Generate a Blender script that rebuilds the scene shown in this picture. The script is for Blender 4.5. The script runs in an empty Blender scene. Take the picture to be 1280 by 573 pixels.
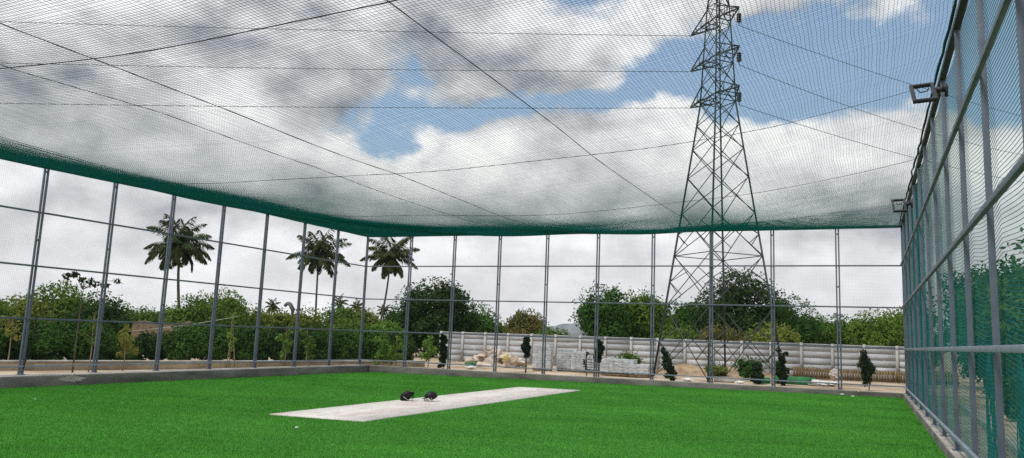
import bpy, bmesh, math, random
import numpy as np
from mathutils import Vector, Matrix

C = bpy.context.scene.collection
R = math.radians
rng = np.random.default_rng(7)
random.seed(7)

# ------------------------------------------------------------------ mesh building
class MB:
    def __init__(self):
        self.v = []; self.f = []; self.n = 0
    def add(self, verts, faces):
        verts = np.asarray(verts, float).reshape(-1, 3)
        faces = np.asarray(faces, int)
        self.v.append(verts); self.f.append(faces + self.n); self.n += len(verts)
        return self
    def box(self, c, s, rz=0.0, M=None):
        x, y, z = np.asarray(s, float) / 2
        p = np.array([(-x,-y,-z),(x,-y,-z),(x,y,-z),(-x,y,-z),(-x,-y,z),(x,-y,z),(x,y,z),(-x,y,z)])
        if M is not None:
            p = p @ np.array(M.to_3x3()).T
        elif rz:
            c_, s_ = math.cos(rz), math.sin(rz)
            p = p @ np.array([[c_, s_, 0], [-s_, c_, 0], [0, 0, 1]])
        p = p + np.asarray(c, float)
        return self.add(p, [(0,3,2,1),(4,5,6,7),(0,1,5,4),(1,2,6,5),(2,3,7,6),(3,0,4,7)])
    def bar(self, a, b, w, h=None, ref=(0, 0, 1)):
        h = w if h is None else h
        a = np.asarray(a, float); b = np.asarray(b, float)
        t = b - a; t /= np.linalg.norm(t)
        r = np.asarray(ref, float)
        if abs(t @ r) > .97: r = np.array([1., 0, 0])
        s = np.cross(t, r); s /= np.linalg.norm(s); u = np.cross(s, t)
        o = [(-1,-1),(1,-1),(1,1),(-1,1)]
        p = [a + s*i*w/2 + u*j*h/2 for i, j in o] + [b + s*i*w/2 + u*j*h/2 for i, j in o]
        return self.add(p, [(0,1,2,3),(7,6,5,4),(0,4,5,1),(1,5,6,2),(2,6,7,3),(3,7,4,0)])
    def tube(self, pts, rad, k=6, cap=True):
        pts = np.asarray(pts, float); m = len(pts)
        rad = np.full(m, rad) if np.isscalar(rad) else np.asarray(rad, float)
        T = np.gradient(pts, axis=0); T /= np.linalg.norm(T, axis=1)[:, None] + 1e-12
        ref = np.array([0, 0, 1.]) if abs(T[:, 2]).mean() < .8 else np.array([1., .3, 0])
        S = np.cross(T, ref); S /= np.linalg.norm(S, axis=1)[:, None] + 1e-12
        U = np.cross(S, T)
        a = np.arange(k) * 2 * math.pi / k
        P = pts[:, None] + rad[:, None, None] * (np.cos(a)[None, :, None] * S[:, None] + np.sin(a)[None, :, None] * U[:, None])
        f = []
        for i in range(m - 1):
            for j in range(k):
                f.append((i*k+j, i*k+(j+1) % k, (i+1)*k+(j+1) % k, (i+1)*k+j))
        self.add(P.reshape(-1, 3), f)
        if cap:
            base = self.n - m*k
            for i0, rev in ((0, True), (m-1, False)):
                b = base + i0*k
                cpos = pts[i0]
                self.v.append(cpos[None]); ci = self.n; self.n += 1
                self.f.append(np.array([(b+(j+1) % k, b+j, ci, ci) if rev else (b+j, b+(j+1) % k, ci, ci) for j in range(k)]))
        return self
    def strands(self, P, r):
        """P (n, m, 3): n twines of m points, each a thin three-sided cord"""
        P = np.asarray(P, float); n, m, _ = P.shape
        T = np.gradient(P, axis=1); T /= np.linalg.norm(T, axis=2)[..., None]
        ref = np.array([0, 0, 1.]) if abs(T[..., 2]).mean() < .7 else np.array([.3, 1., 0])
        S = np.cross(T, ref); S /= np.linalg.norm(S, axis=2)[..., None]; U = np.cross(S, T)
        V = np.stack([P + r*(math.cos(a)*S + math.sin(a)*U) for a in (math.pi/2, math.pi*7/6, math.pi*11/6)], axis=2)
        i = np.arange(n)[:, None, None]*m*3 + np.arange(m-1)[None, :, None]*3
        j = np.arange(3)[None, None, :]; j2 = (j+1) % 3
        F = np.stack([i+j, i+j2, i+3+j2, i+3+j], axis=-1).reshape(-1, 4)
        return self.add(V.reshape(-1, 3), F)
    def rhombs(self, c, a, b):
        """leaf-sized rhombs: centres c, half-axes a and b, all (n,3)"""
        n = len(c)
        V = np.stack([c - a, c - .1*a - b, c + a, c - .1*a + b], axis=1).reshape(-1, 3)
        return self.add(V, (np.arange(n)[:, None]*4 + np.arange(4)[None]))
    def mesh(self, name, m, smooth=False):
        me = bpy.data.meshes.new(name)
        V = np.concatenate(self.v) if self.v else np.zeros((0, 3))
        loops = []; starts = []; tot = []
        off = 0
        L, S = [], []
        for F in self.f:
            if len(F) == 0: continue
            if F.shape[1] == 4:
                tri = F[:, 2] == F[:, 3]
                Q = F[~tri]; Tt = F[tri][:, :3]
            else:
                Q = np.zeros((0, 4), int); Tt = F
            for G in (Q, Tt):
                if len(G):
                    L.append(G.reshape(-1)); S.append(off + np.arange(len(G))*G.shape[1]); off += G.size
        L = np.concatenate(L); S = np.concatenate(S)
        me.vertices.add(len(V)); me.vertices.foreach_set('co', V.astype(np.float32).ravel())
        me.loops.add(len(L)); me.loops.foreach_set('vertex_index', L.astype(np.int32))
        me.polygons.add(len(S)); me.polygons.foreach_set('loop_start', S.astype(np.int32))
        if smooth: me.polygons.foreach_set('use_smooth', np.ones(len(S), bool))
        me.update(calc_edges=True); me.validate()
        if m: me.materials.append(m)
        return me
    def build(self, name, m, parent=None, smooth=False, loc=None, bevel=0):
        o = bpy.data.objects.new(name, self.mesh(name, m, smooth)); C.objects.link(o)
        if parent: o.parent = parent
        if loc is not None: o.location = loc
        if bevel:
            b = o.modifiers.new('bevel', 'BEVEL'); b.width = bevel; b.segments = 2; b.limit_method = 'ANGLE'
        return o

def tag(o, label=None, cat=None, group=None, kind=None):
    for k, v in (('label', label), ('category', cat), ('group', group), ('kind', kind)):
        if v: o[k] = v
    return o
def thing(name, loc, label, cat, group=None, rz=0.0):
    o = bpy.data.objects.new(name, None); C.objects.link(o)
    o.location = loc; o.rotation_euler[2] = rz; o.empty_display_size = .3
    return tag(o, label, cat, group)
def dup(o, parent, loc=None):
    c = o.copy(); C.objects.link(c); c.parent = parent
    if loc is not None: c.location = loc
    return c

# ------------------------------------------------------------------ materials
def new_mat(name):
    m = bpy.data.materials.new(name); m.use_nodes = True
    nt = m.node_tree; return m, nt, nt.nodes['Principled BSDF']
def mat(name, col, rough=.8, var=.25, scale=4.0, bump=0.0, metal=0.0, col2=None, stretch=None, spec=.3, detail=6, lo=.35, hi=.65):
    m, nt, p = new_mat(name); N, L = nt.nodes, nt.links
    tc = N.new('ShaderNodeTexCoord'); nz = N.new('ShaderNodeTexNoise')
    nz.inputs['Scale'].default_value = scale; nz.inputs['Detail'].default_value = detail
    nz.inputs['Roughness'].default_value = .62
    if stretch:
        mp = N.new('ShaderNodeMapping'); mp.inputs['Scale'].default_value = stretch
        L.new(tc.outputs['Object'], mp.inputs['Vector']); L.new(mp.outputs['Vector'], nz.inputs['Vector'])
    else:
        L.new(tc.outputs['Object'], nz.inputs['Vector'])
    rp = N.new('ShaderNodeValToRGB'); rp.color_ramp.elements[0].position = lo; rp.color_ramp.elements[1].position = hi
    a = [c*(1-var) for c in col]; b = list(col2) if col2 else [min(1, c*(1+var)) for c in col]
    rp.color_ramp.elements[0].color = (*a, 1); rp.color_ramp.elements[1].color = (*b, 1)
    L.new(nz.outputs['Fac'], rp.inputs['Fac']); L.new(rp.outputs['Color'], p.inputs['Base Color'])
    p.inputs['Roughness'].default_value = rough; p.inputs['Metallic'].default_value = metal
    p.inputs['Specular IOR Level'].default_value = spec
    if bump:
        n2 = N.new('ShaderNodeTexNoise'); n2.inputs['Scale'].default_value = scale*5; n2.inputs['Detail'].default_value = 5
        L.new(tc.outputs['Object'], n2.inputs['Vector'])
        bm = N.new('ShaderNodeBump'); bm.inputs['Strength'].default_value = bump; bm.inputs['Distance'].default_value = .02
        L.new(n2.outputs['Fac'], bm.inputs['Height']); L.new(bm.outputs['Normal'], p.inputs['Normal'])
    return m
def leaf_mat(name, c1, c2, trans=.25, nscale=.9):
    m, nt, p = new_mat(name); N, L = nt.nodes, nt.links
    geo = N.new('ShaderNodeNewGeometry'); tc = N.new('ShaderNodeTexCoord')
    nz = N.new('ShaderNodeTexNoise'); nz.inputs['Scale'].default_value = nscale; nz.inputs['Detail'].default_value = 3
    L.new(tc.outputs['Object'], nz.inputs['Vector'])
    ad = N.new('ShaderNodeMath'); ad.operation = 'MULTIPLY_ADD'
    L.new(geo.outputs['Random Per Island'], ad.inputs[0]); ad.inputs[1].default_value = .55
    s = N.new('ShaderNodeMath'); s.operation = 'MULTIPLY_ADD'; L.new(nz.outputs['Fac'], s.inputs[0]); s.inputs[1].default_value = 1.5; s.inputs[2].default_value = -.52
    oi = N.new('ShaderNodeObjectInfo'); o2 = N.new('ShaderNodeMath'); o2.operation = 'MULTIPLY_ADD'; L.new(oi.outputs['Random'], o2.inputs[0]); o2.inputs[1].default_value = .36
    o3 = N.new('ShaderNodeMath'); o3.operation = 'SUBTRACT'; L.new(s.outputs[0], o3.inputs[0]); o3.inputs[1].default_value = .18
    L.new(o3.outputs[0], o2.inputs[2]); L.new(o2.outputs[0], ad.inputs[2])
    rp = N.new('ShaderNodeValToRGB'); rp.color_ramp.elements[0].color = (*c1, 1); rp.color_ramp.elements[1].color = (*c2, 1)
    L.new(ad.outputs[0], rp.inputs['Fac']); L.new(rp.outputs['Color'], p.inputs['Base Color'])
    p.inputs['Roughness'].default_value = .6; p.inputs['Specular IOR Level'].default_value = .14
    tr = N.new('ShaderNodeBsdfTranslucent'); L.new(rp.outputs['Color'], tr.inputs['Color'])
    mx = N.new('ShaderNodeMixShader'); mx.inputs['Fac'].default_value = trans
    L.new(p.outputs[0], mx.inputs[1]); L.new(tr.outputs[0], mx.inputs[2]); L.new(mx.outputs[0], N['Material Output'].inputs['Surface'])
    return m

M = {}
M['steel'] = mat('painted_steel', (.125, .155, .205), .5, .16, 3, spec=.4)
M['steel_pale'] = mat('painted_steel_pale', (.23, .27, .325), .5, .14, 3, spec=.4)
M['steel_dark'] = mat('dark_steel', (.035, .04, .045), .5, .2, 4)
M['galv'] = mat('galvanised_angle', (.045, .05, .05), .6, .3, 1.2)
M['concrete'] = mat('kerb_concrete', (.17, .165, .15), .9, .42, 1.6, .35, stretch=(.5, .5, 1.6))
M['concrete_pale'] = mat('kerb_concrete_pale', (.40, .38, .34), .9, .3, 2.2, .3)
M['panel'] = mat('precast_panel', (.455, .47, .485), .9, .2, 1.0, .3, stretch=(1, 1, 3.5))
nt_ = M['panel'].node_tree; oi_ = nt_.nodes.new('ShaderNodeObjectInfo'); mr_ = nt_.nodes.new('ShaderNodeMapRange'); mr_.inputs['To Min'].default_value = .80; mr_.inputs['To Max'].default_value = 1.08
mm_ = nt_.nodes.new('ShaderNodeMixRGB'); mm_.blend_type = 'MULTIPLY'; mm_.inputs['Fac'].default_value = 1; pb_ = nt_.nodes['Principled BSDF']
nt_.links.new(oi_.outputs['Random'], mr_.inputs['Value']); nt_.links.new(pb_.inputs['Base Color'].links[0].from_socket, mm_.inputs[1]); nt_.links.new(mr_.outputs[0], mm_.inputs[2]); nt_.links.new(mm_.outputs[0], pb_.inputs['Base Color'])
M['panel_post'] = mat('precast_post', (.43, .42, .40), .9, .2, 3, .2)
M['beige'] = mat('beige_masonry', (.40, .32, .22), .9, .3, 1.2, .3)
M['brick'] = mat('weathered_brick', (.21, .155, .105), .95, .35, 3, .4)
M['brown_board'] = mat('brown_boards', (.20, .14, .07), .9, .4, 2.5, .3, stretch=(3, 3, .6))
M['sand'] = mat('sandy_ground', (.44, .32, .21), .95, .35, .55, .5, col2=(.60, .49, .36))
M['mound'] = mat('brown_earth', (.30, .20, .115), .95, .4, 1.6, .8, col2=(.46, .34, .22))
M['stone'] = mat('rubble_stone', (.60, .51, .42), .9, .22, 3, .4)
M['stone_grey'] = mat('rubble_stone_grey', (.50, .46, .43), .9, .2, 3, .4)
M['white'] = mat('white_sheet', (.72, .72, .70), .6, .12, 4)
M['paver'] = mat('grey_pavers', (.44, .465, .48), .9, .14, 3, .15)
M['wood'] = mat('pallet_wood', (.22, .15, .09), .9, .3, 4)
M['yellow'] = mat('yellow_sack', (.60, .52, .22), .7, .2, 6)
M['tarp'] = mat('green_tarp', (.02, .16, .05), .6, .3, 3, .3)
M['tarp_dark'] = mat('dark_roll_end', (.015, .05, .045), .7, .3, 6)
M['bark'] = mat('bark', (.11, .085, .06), .95, .35, 5, .5, stretch=(3, 3, .7))
M['bark_pale'] = mat('pale_bark', (.26, .20, .12), .95, .3, 6, .4)
M['palm_bark'] = mat('palm_bark', (.075, .062, .05), .95, .3, 3, .4, stretch=(.5, .5, 6))
M['hill'] = mat('hazed_hill_rock', (.19, .21, .225), .95, .25, .02, 0)  # grey rock colour with the fading of distance haze painted in
M['twine'] = mat('green_twine', (.003, .115, .094), .7, .15, 30, spec=.05)
def glow_through(m, col, f):          # thin nylon lets some light through
    nt = m.node_tree; N, L = nt.nodes, nt.links; t = N.new('ShaderNodeBsdfTranslucent'); t.inputs['Color'].default_value = (*col, 1)
    x = N.new('ShaderNodeMixShader'); x.inputs['Fac'].default_value = f
    L.new(N['Principled BSDF'].outputs[0], x.inputs[1]); L.new(t.outputs[0], x.inputs[2]); L.new(x.outputs[0], N['Material Output'].inputs['Surface'])
glow_through(M['twine'], (.010, .26, .225), .4)
M['twine_side'] = mat('grey_green_twine', (.05, .085, .08), .6, .15, 30, spec=.3)
M['twine_right'] = mat('deep_green_twine', (.022, .185, .175), .65, .15, 30, spec=.1)
M['hem'] = mat('dark_hem', (.008, .040, .032), .7, .3, 20)
M['rope'] = mat('dark_rope', (.025, .03, .03), .8, .2, 30)
M['wire'] = mat('conductor', (.06, .06, .06), .5, .1, 5, metal=.5)
M['insul'] = mat('brown_porcelain', (.02, .014, .012), .3, .2, 5, spec=.6)
M['black'] = mat('black_shell', (.008, .008, .009), .5, .3, 8, spec=.3)
M['grille'] = mat('grille_steel', (.05, .05, .05), .45, .2, 8, metal=.6)
M['strap'] = mat('pale_strap', (.55, .55, .52), .8, .1, 10)
M['pipe_green'] = mat('grey_green_pipe', (.10, .13, .115), .6, .25, 2)
L_ = leaf_mat
LM = {
 'dark': L_('leaves_dark', (0.014, 0.035, 0.008), (0.051, 0.110, 0.018)),
 'hedge': L_('leaves_hedge', (0.0190, 0.0609, 0.0081), (0.0693, 0.1617, 0.0198)),
 'mid': L_('leaves_mid', (0.0502, 0.1110, 0.0117), (0.1426, 0.2320, 0.0315)),
 'olive': L_('leaves_olive', (0.0918, 0.1401, 0.0162), (0.2091, 0.2519, 0.0432)),
 'light': L_('leaves_light', (0.0706, 0.1684, 0.0179), (0.1981, 0.3367, 0.0493)),
 'yellow': L_('leaves_yellow', (0.1568, 0.1728, 0.0280), (0.2912, 0.2765, 0.0560)),
 'brown': L_('leaves_brownish', (0.062, 0.081, 0.021), (0.203, 0.178, 0.051)),
 'black': L_('leaves_columnar', (0.008, 0.019, 0.006), (0.028, 0.054, 0.015), .15),
 'palm': L_('palm_leaflets', (0.0154, 0.0336, 0.0091), (0.0672, 0.0952, 0.0245), .2),
}
def wrap_mat():
    m, nt, p = new_mat('plastic_wrap'); N, L = nt.nodes, nt.links
    p.inputs['Base Color'].default_value = (.75, .78, .8, 1); p.inputs['Roughness'].default_value = .25
    t = N.new('ShaderNodeBsdfTransparent'); mx = N.new('ShaderNodeMixShader')
    nz = N.new('ShaderNodeTexNoise'); nz.inputs['Scale'].default_value = 5; nz.inputs['Detail'].default_value = 5
    tc = N.new('ShaderNodeTexCoord'); L.new(tc.outputs['Object'], nz.inputs['Vector'])
    rp = N.new('ShaderNodeMapRange'); rp.inputs['From Min'].default_value = .3; rp.inputs['From Max'].default_value = .7
    rp.inputs['To Min'].default_value = .2; rp.inputs['To Max'].default_value = .75
    L.new(nz.outputs['Fac'], rp.inputs['Value']); L.new(rp.outputs[0], mx.inputs['Fac'])
    L.new(t.outputs[0], mx.inputs[1]); L.new(p.outputs[0], mx.inputs[2]); L.new(mx.outputs[0], N['Material Output'].inputs['Surface'])
    return m
M['wrap'] = wrap_mat()
def turf_mat(name, c1, c2, blades):
    m, nt, p = new_mat(name); N, L = nt.nodes, nt.links
    tc = N.new('ShaderNodeTexCoord'); mp = N.new('ShaderNodeMapping'); mp.inputs['Scale'].default_value = (.35, 1.2, 1)
    L.new(tc.outputs['Object'], mp.inputs['Vector'])
    n1 = N.new('ShaderNodeTexNoise'); n1.inputs['Scale'].default_value = 1.5; n1.inputs['Detail'].default_value = 8; n1.inputs['Roughness'].default_value = .7
    L.new(mp.outputs[0], n1.inputs['Vector'])
    n2 = N.new('ShaderNodeTexNoise'); n2.inputs['Scale'].default_value = 22; n2.inputs['Detail'].default_value = 3
    L.new(mp.outputs[0], n2.inputs['Vector'])
    ad = N.new('ShaderNodeMath'); ad.operation = 'ADD'
    L.new(n1.outputs['Fac'], ad.inputs[0]); L.new(n2.outputs['Fac'], ad.inputs[1])
    sc = N.new('ShaderNodeMapRange'); sc.inputs['From Min'].default_value = .62; sc.inputs['From Max'].default_value = 1.38
    if blades:
        geo = N.new('ShaderNodeNewGeometry'); a2 = N.new('ShaderNodeMath'); a2.operation = 'MULTIPLY_ADD'
        L.new(geo.outputs['Random Per Island'], a2.inputs[0]); a2.inputs[1].default_value = .22
        a3 = N.new('ShaderNodeMath'); a3.operation = 'SUBTRACT'; L.new(ad.outputs[0], a3.inputs[0]); a3.inputs[1].default_value = .11
        L.new(a3.outputs[0], a2.inputs[2]); L.new(a2.outputs[0], sc.inputs['Value'])
    else:
        L.new(ad.outputs[0], sc.inputs['Value'])
    rp = N.new('ShaderNodeValToRGB'); rp.color_ramp.elements[0].color = (*c1, 1); rp.color_ramp.elements[1].color = (*c2, 1)
    L.new(sc.outputs[0], rp.inputs['Fac']); L.new(rp.outputs['Color'], p.inputs['Base Color'])
    p.inputs['Roughness'].default_value = .75; p.inputs['Specular IOR Level'].default_value = .15
    return m
M['turf'] = turf_mat('turf_backing', (.022, .125, .010), (.045, .190, .018), False)
M['blade'] = turf_mat('turf_blades', (.060, .290, .024), (.116, .425, .049), True)
def mat_surface():
    m, nt, p = new_mat('pitch_surface'); N, L = nt.nodes, nt.links
    tc = N.new('ShaderNodeTexCoord')
    def noise(sc, stretch, lo, hi):
        mp = N.new('ShaderNodeMapping'); mp.inputs['Scale'].default_value = stretch; L.new(tc.outputs['Object'], mp.inputs['Vector'])
        n = N.new('ShaderNodeTexNoise'); n.inputs['Scale'].default_value = sc; n.inputs['Detail'].default_value = 7; n.inputs['Roughness'].default_value = .6
        L.new(mp.outputs[0], n.inputs['Vector'])
        r = N.new('ShaderNodeMapRange'); r.inputs['From Min'].default_value = lo; r.inputs['From Max'].default_value = hi
        L.new(n.outputs['Fac'], r.inputs['Value']); return r.outputs[0]
    def mix(f, a, b):
        x = N.new('ShaderNodeMixRGB'); L.new(f, x.inputs['Fac'])
        for i, c in ((1, a), (2, b)):
            if isinstance(c, tuple): x.inputs[i].default_value = (*c, 1)
            else: L.new(c, x.inputs[i])
        return x.outputs[0]
    base = mix(noise(1.3, (1, .5, 1), .3, .7), (.66, .625, .58), (.76, .73, .69))
    red = mix(noise(1.1, (1.2, .5, 1), .50, .64), base, (.60, .49, .45))
    dk = mix(noise(2.6, (1, .6, 1), .57, .70), red, (.52, .46, .42))
    fine = mix(noise(9, (1, .5, 1), .5, .9), dk, (.74, .71, .66))
    L.new(fine, p.inputs['Base Color']); p.inputs['Roughness'].default_value = .9; p.inputs['Specular IOR Level'].default_value = .1
    return m
M['pitch'] = mat_surface()

# ------------------------------------------------------------------ sizes of the cage
XL, XR, YB = -19.153, 1.106, 27.713
ZK, H = .267, 5.218                     # kerb top, fence height above it
ZT = ZK + H
RAILS = (ZK + 1.358, ZK + 2.652, ZK + 3.988)
Y0 = 1.0                                # near end of what is built
def turf_z(x): return .0064*(x + 18.6)

# ------------------------------------------------------------------ ground
def grid_mesh(xs, ys, zf):
    X, Y = np.meshgrid(xs, ys, indexing='ij'); Z = zf(X, Y)
    V = np.stack([X, Y, Z], -1).reshape(-1, 3); nx, ny = len(xs), len(ys)
    i, j = np.meshgrid(np.arange(nx-1), np.arange(ny-1), indexing='ij')
    a = (i*ny + j).ravel()
    return MB().add(V, np.stack([a, a+ny, a+ny+1, a+1], -1))
xs = np.concatenate([[-4000, -1500, -500, -200, -100, -60], np.arange(-45, -19.5, 1.5), [-19.2, -18.9], np.arange(-17, 1, 2), [.95, 1.25], np.arange(2, 20, 1.5), [30, 60, 150, 500, 1500, 4000]])
ys = np.concatenate([[-2000, -500, -100, -40, -10, 0], np.arange(2, 27, 2), [27.65, 27.9], np.arange(29, 46, .75), [50, 60, 80, 120, 250, 600, 1500, 5000]])
def gz(X, Y):
    inside = (X > -19.0) & (X < 1.1) & (Y < 27.75)
    z = .10 + .05*np.sin(X*.9 + .4*Y)*np.sin(Y*.7 - .3*X) * ((np.abs(X) < 45) & (Y > 29) & (Y < 46))
    return np.where(inside, -.12, z)
tag(grid_mesh(xs, ys, gz).build('ground', M['sand'], smooth=True), kind='structure')
o = MB().add([(-18.62, -8, turf_z(-18.62)), (1.04, -8, turf_z(1.04)), (1.04, 27.6, turf_z(1.04)), (-18.62, 27.6, turf_z(-18.62))], [(0, 1, 2, 3)]).build('turf', M['turf'])
tag(o, kind='structure')
MX0, MX1, MY0, MY1 = -9.95, -7.97, 11.75, 22.95
n = 900000
u = rng.random(n); by = 5.0 + (27.58 - 5.0)*u**1.3; bx = -18.6 + 19.62*rng.random(n)
k = ~((bx > MX0-.01) & (bx < MX1+.01) & (by > MY0-.01) & (by < MY1+.01)); bx, by = bx[k], by[k]; n = len(bx)
a = rng.random(n)*2*math.pi; hgt = .016 + .011*rng.random(n); w = .0028 + .002*rng.random(n)
lean = rng.normal(0, .009, (n, 2)); bz = turf_z(bx)
roll_ = np.floor((by+.6)/3.9); sway = np.sin(.9*bx+1.3*np.sin(.7*by))*np.sin(1.6*by+.8*np.sin(.5*bx)) + .6*np.sin(2.7*bx-1.1*by)*np.sin(3.3*by+bx)
lean[:, 1] += .0016*np.where(roll_ % 2 == 0, 1, -1) + .0045*sway; hgt = hgt*(1 + .10*sway)
seam = np.abs((by+.6)/3.9 - np.round((by+.6)/3.9))*3.9 < .012; hgt[seam] *= .35
V = np.stack([np.stack([bx - w*np.cos(a), by - w*np.sin(a), bz], -1), np.stack([bx + w*np.cos(a), by + w*np.sin(a), bz], -1),
              np.stack([bx + lean[:, 0], by + lean[:, 1], bz + hgt], -1)], 1).reshape(-1, 3)
o = MB().add(V, np.arange(3*n).reshape(-1, 3)).build('grass', M['blade'])
tag(o, 'short bright green artificial grass blades on the cage floor', 'grass', kind='stuff')

# pitch mat: a thin slab with slightly uneven edge
b = MB(); ny = 40
yy = np.linspace(MY0, MY1, ny); e0 = MX0 + rng.normal(0, .006, ny); e1 = MX1 + rng.normal(0, .006, ny)
top = [(e, y, turf_z(e) + .022) for e, y in zip(e0, yy)] + [(e, y, turf_z(e) + .022) for e, y in zip(e1, yy)]
bot = [(x, y, z - .02) for x, y, z in top]
F = [(i, ny+i, ny+i+1, i+1) for i in range(ny-1)]
F += [(i, i+1, 2*ny+i+1, 2*ny+i) for i in range(ny-1)] + [(ny+i+1, ny+i, 3*ny+i, 3*ny+i+1) for i in range(ny-1)]
F += [(ny, 0, 2*ny, 3*ny), (ny-1, 2*ny-1, 4*ny-1, 3*ny-1)]
b.add(top + bot, F)
tag(b.build('pitch_mat', M['pitch']), 'long off-white cricket pitch strip with reddish stains lying on the green turf', 'pitch mat')

# ------------------------------------------------------------------ kerbs
def kerb(name, pts, z0, zfun, label):
    b = MB()
    (x0, x1, y0, y1) = pts
    b.box(((x0+x1)/2, (y0+y1)/2, (z0+zfun)/2), (x1-x0, y1-y0, zfun-z0))
    b2 = MB().box(((x0+x1)/2, (y0+y1)/2, zfun+.006), (x1-x0-.02, y1-y0-.02, .012))
    root = b.build(name, M['concrete'], bevel=.012); tag(root, label, 'kerb wall')
    b2.build('lit_top', M['concrete_pale'], root)  # paler top face: the light on the kerb top is put into colour
    return root
kerb('kerb_wall', (-19.36, -18.60, Y0, 27.94), -.1, ZK-.013, 'low grey concrete kerb under the left fence with a pale patch')
kl = bpy.data.objects['kerb_wall']
bm = bmesh.new(); g = np.random.default_rng(3); ring = []
for i in range(18):
    q = 2*math.pi*i/18; ring.append((math.cos(q)*(.30+.07*g.normal()), math.sin(q)*(.075+.015*g.normal())))
f1 = [bm.verts.new((-18.6, 14.55+a_, .165+b_)) for a_, b_ in ring]; f2 = [bm.verts.new((-18.592, 14.55+a_*.96, .165+b_*.96)) for a_, b_ in ring]
bm.faces.new(f2)
for i in range(18): bm.faces.new((f1[i], f1[(i+1) % 18], f2[(i+1) % 18], f2[i]))
bmesh.ops.recalc_face_normals(bm, faces=bm.faces[:])
me = bpy.data.meshes.new('mortar_patch'); bm.to_mesh(me); bm.free(); me.materials.append(M['concrete_pale'])
o = bpy.data.objects.new('mortar_patch', me); C.objects.link(o); o.parent = kl
kerb('kerb_wall', (-18.595, .985, 27.57, 27.94), -.1, ZK-.013, 'low dark grey concrete kerb under the far fence')
kerb('kerb_wall', (.99, 1.36, Y0, 27.94), -.1, ZK-.013, 'low grey concrete kerb with broad top under the right fence')

# ------------------------------------------------------------------ fences
TW, GAP = .045, .088
def post_mesh(axis):
    b = MB()
    for s in (-1, 1):
        d = s*GAP/2
        b.box((d if axis == 'x' else 0, d if axis == 'y' else 0, H/2), (TW, TW, H))
    for z in (.06, .38, 1.9, 3.3, H-.18):
        b.box((0, 0, z), (GAP-TW-.002, .03, .05) if axis == 'x' else (.03, GAP-TW-.002, .05))
    b.box((0, 0, .006), (.17, .11, .012) if axis == 'x' else (.11, .17, .012))
    return b
def post_single():
    b = MB().box((0, 0, H/2), (.058, .045, H)); b.box((0, .062, H/2), (.03, .025, H))
    for z in (.2, 1.36, 2.65, 3.99): b.box((0, .036, z), (.024, .024, .06))
    b.box((0, .01, .006), (.13, .18, .012))
    return b
def fence(label, posts, proto, rails):
    root = thing('cage_fence', posts[0], label, 'fence', 'steel fences of the cricket cage')
    first = None
    for p in posts:
        loc = np.array(p) - np.array(posts[0])
        if first is None: first = proto.build('post', M['steel'], root, loc=tuple(loc), bevel=.004)
        else: dup(first, root, tuple(loc))
    for nm, a, c, w, h, m in rails:
        o = MB().bar(np.array(a) - np.array(posts[0]), np.array(c) - np.array(posts[0]), w, h).build(nm, M[m], root, bevel=.004)
    return root
yl = [YB - 2.018*k for k in range(0, 13)]
xo = XL + .045
fence('left cage fence of paired grey steel posts in front of the green hedge', [(XL, y, ZK) for y in yl], post_mesh('y'),
      [('rail', (xo, Y0, z), (xo, YB-.07, z), .04, .045, 'steel') for z in RAILS] +
      [('base_rail', (xo, Y0, ZK+.20), (xo, YB-.07, ZK+.20), .035, .04, 'steel_pale'), ('top_rail', (XL, Y0, ZT+.041), (XL, YB-.04, ZT+.041), .08, .08, 'steel_dark')])
xb = [-17.047, -15.054, -13.084, -11.107, -9.094, -7.023, -4.959, -2.906, -.841]
yo = YB - .045
fence('far cage fence of paired grey steel posts facing the camera', [(x, YB, ZK) for x in xb], post_mesh('x'),
      [('rail', (XL+.07, yo, z), (XR-.06, yo, z), .04, .045, 'steel') for z in RAILS] +
      [('base_rail', (XL+.07, yo, ZK+.20), (XR-.06, yo, ZK+.20), .035, .04, 'steel_pale'), ('top_rail', (XL+.05, YB, ZT+.041), (XR-.05, YB, ZT+.041), .08, .08, 'steel_dark')])
yr = [YB] + [YB + .737 - 2*k for k in range(1, 13)]
xi = XR - .056
fence('right cage fence of grey steel posts running close past the camera', [(XR, y, ZK) for y in yr], post_single(),
      [('rail', (xi, Y0, z), (xi, YB-.09, z), .05, .062, 'steel_pale' if z < 2 else 'steel') for z in RAILS] +
      [('base_rail', (xi, Y0, ZK+.20), (xi, YB-.09, ZK+.20), .04, .05, 'steel_pale'), ('top_rail', (XR, Y0, ZT+.041), (XR, YB+.03, ZT+.041), .08, .08, 'steel_dark')])

# ------------------------------------------------------------------ nets: every twine is a real thin cord
def sag(X, Y):
    u = np.clip(np.abs((X - (XL+XR)/2)/((XR-XL)/2)), 0, 1); v = np.clip(np.abs((Y - 11)/(YB - 11)), 0, 1)
    base = 1.25*(1-u**2)*(1-v**2)
    # roped bays hang a little between the ropes
    ex = .05*np.sin(math.pi*(X+4.6)/5.0)**2*(1-u**4)
    ey = .03*np.sin(math.pi*(Y-7)/7.4)**2*(1-v**4)
    rip = .008*np.sin(1.1*X+.7*Y)+.006*np.sin(.9*Y-1.1*X+1)
    edge = np.minimum((1-u)*10.1, (1-v)*16.7); edge = np.clip(edge/.8, 0, 1)
    return ZT + .02 - base - (ex+ey)*edge + rip*edge
def wob(X, Y):
    return (.016*np.sin(1.9*Y+.8*np.sin(.6*X))*np.sin(.5*X+1)+.008*np.sin(5.1*Y+X), .016*np.sin(1.7*X+.9*np.sin(.5*Y))+.008*np.sin(4.3*X-.7*Y))
PITCH = .045
X1 = np.arange(XL+.03, XR+.04, PITCH); Y1 = np.arange(Y0+.5, YB-.02, PITCH)
def net_pts(X, Y):
    dx, dy = wob(X, Y); return np.stack([X+dx, Y+dy, sag(X, Y)], -1)
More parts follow.
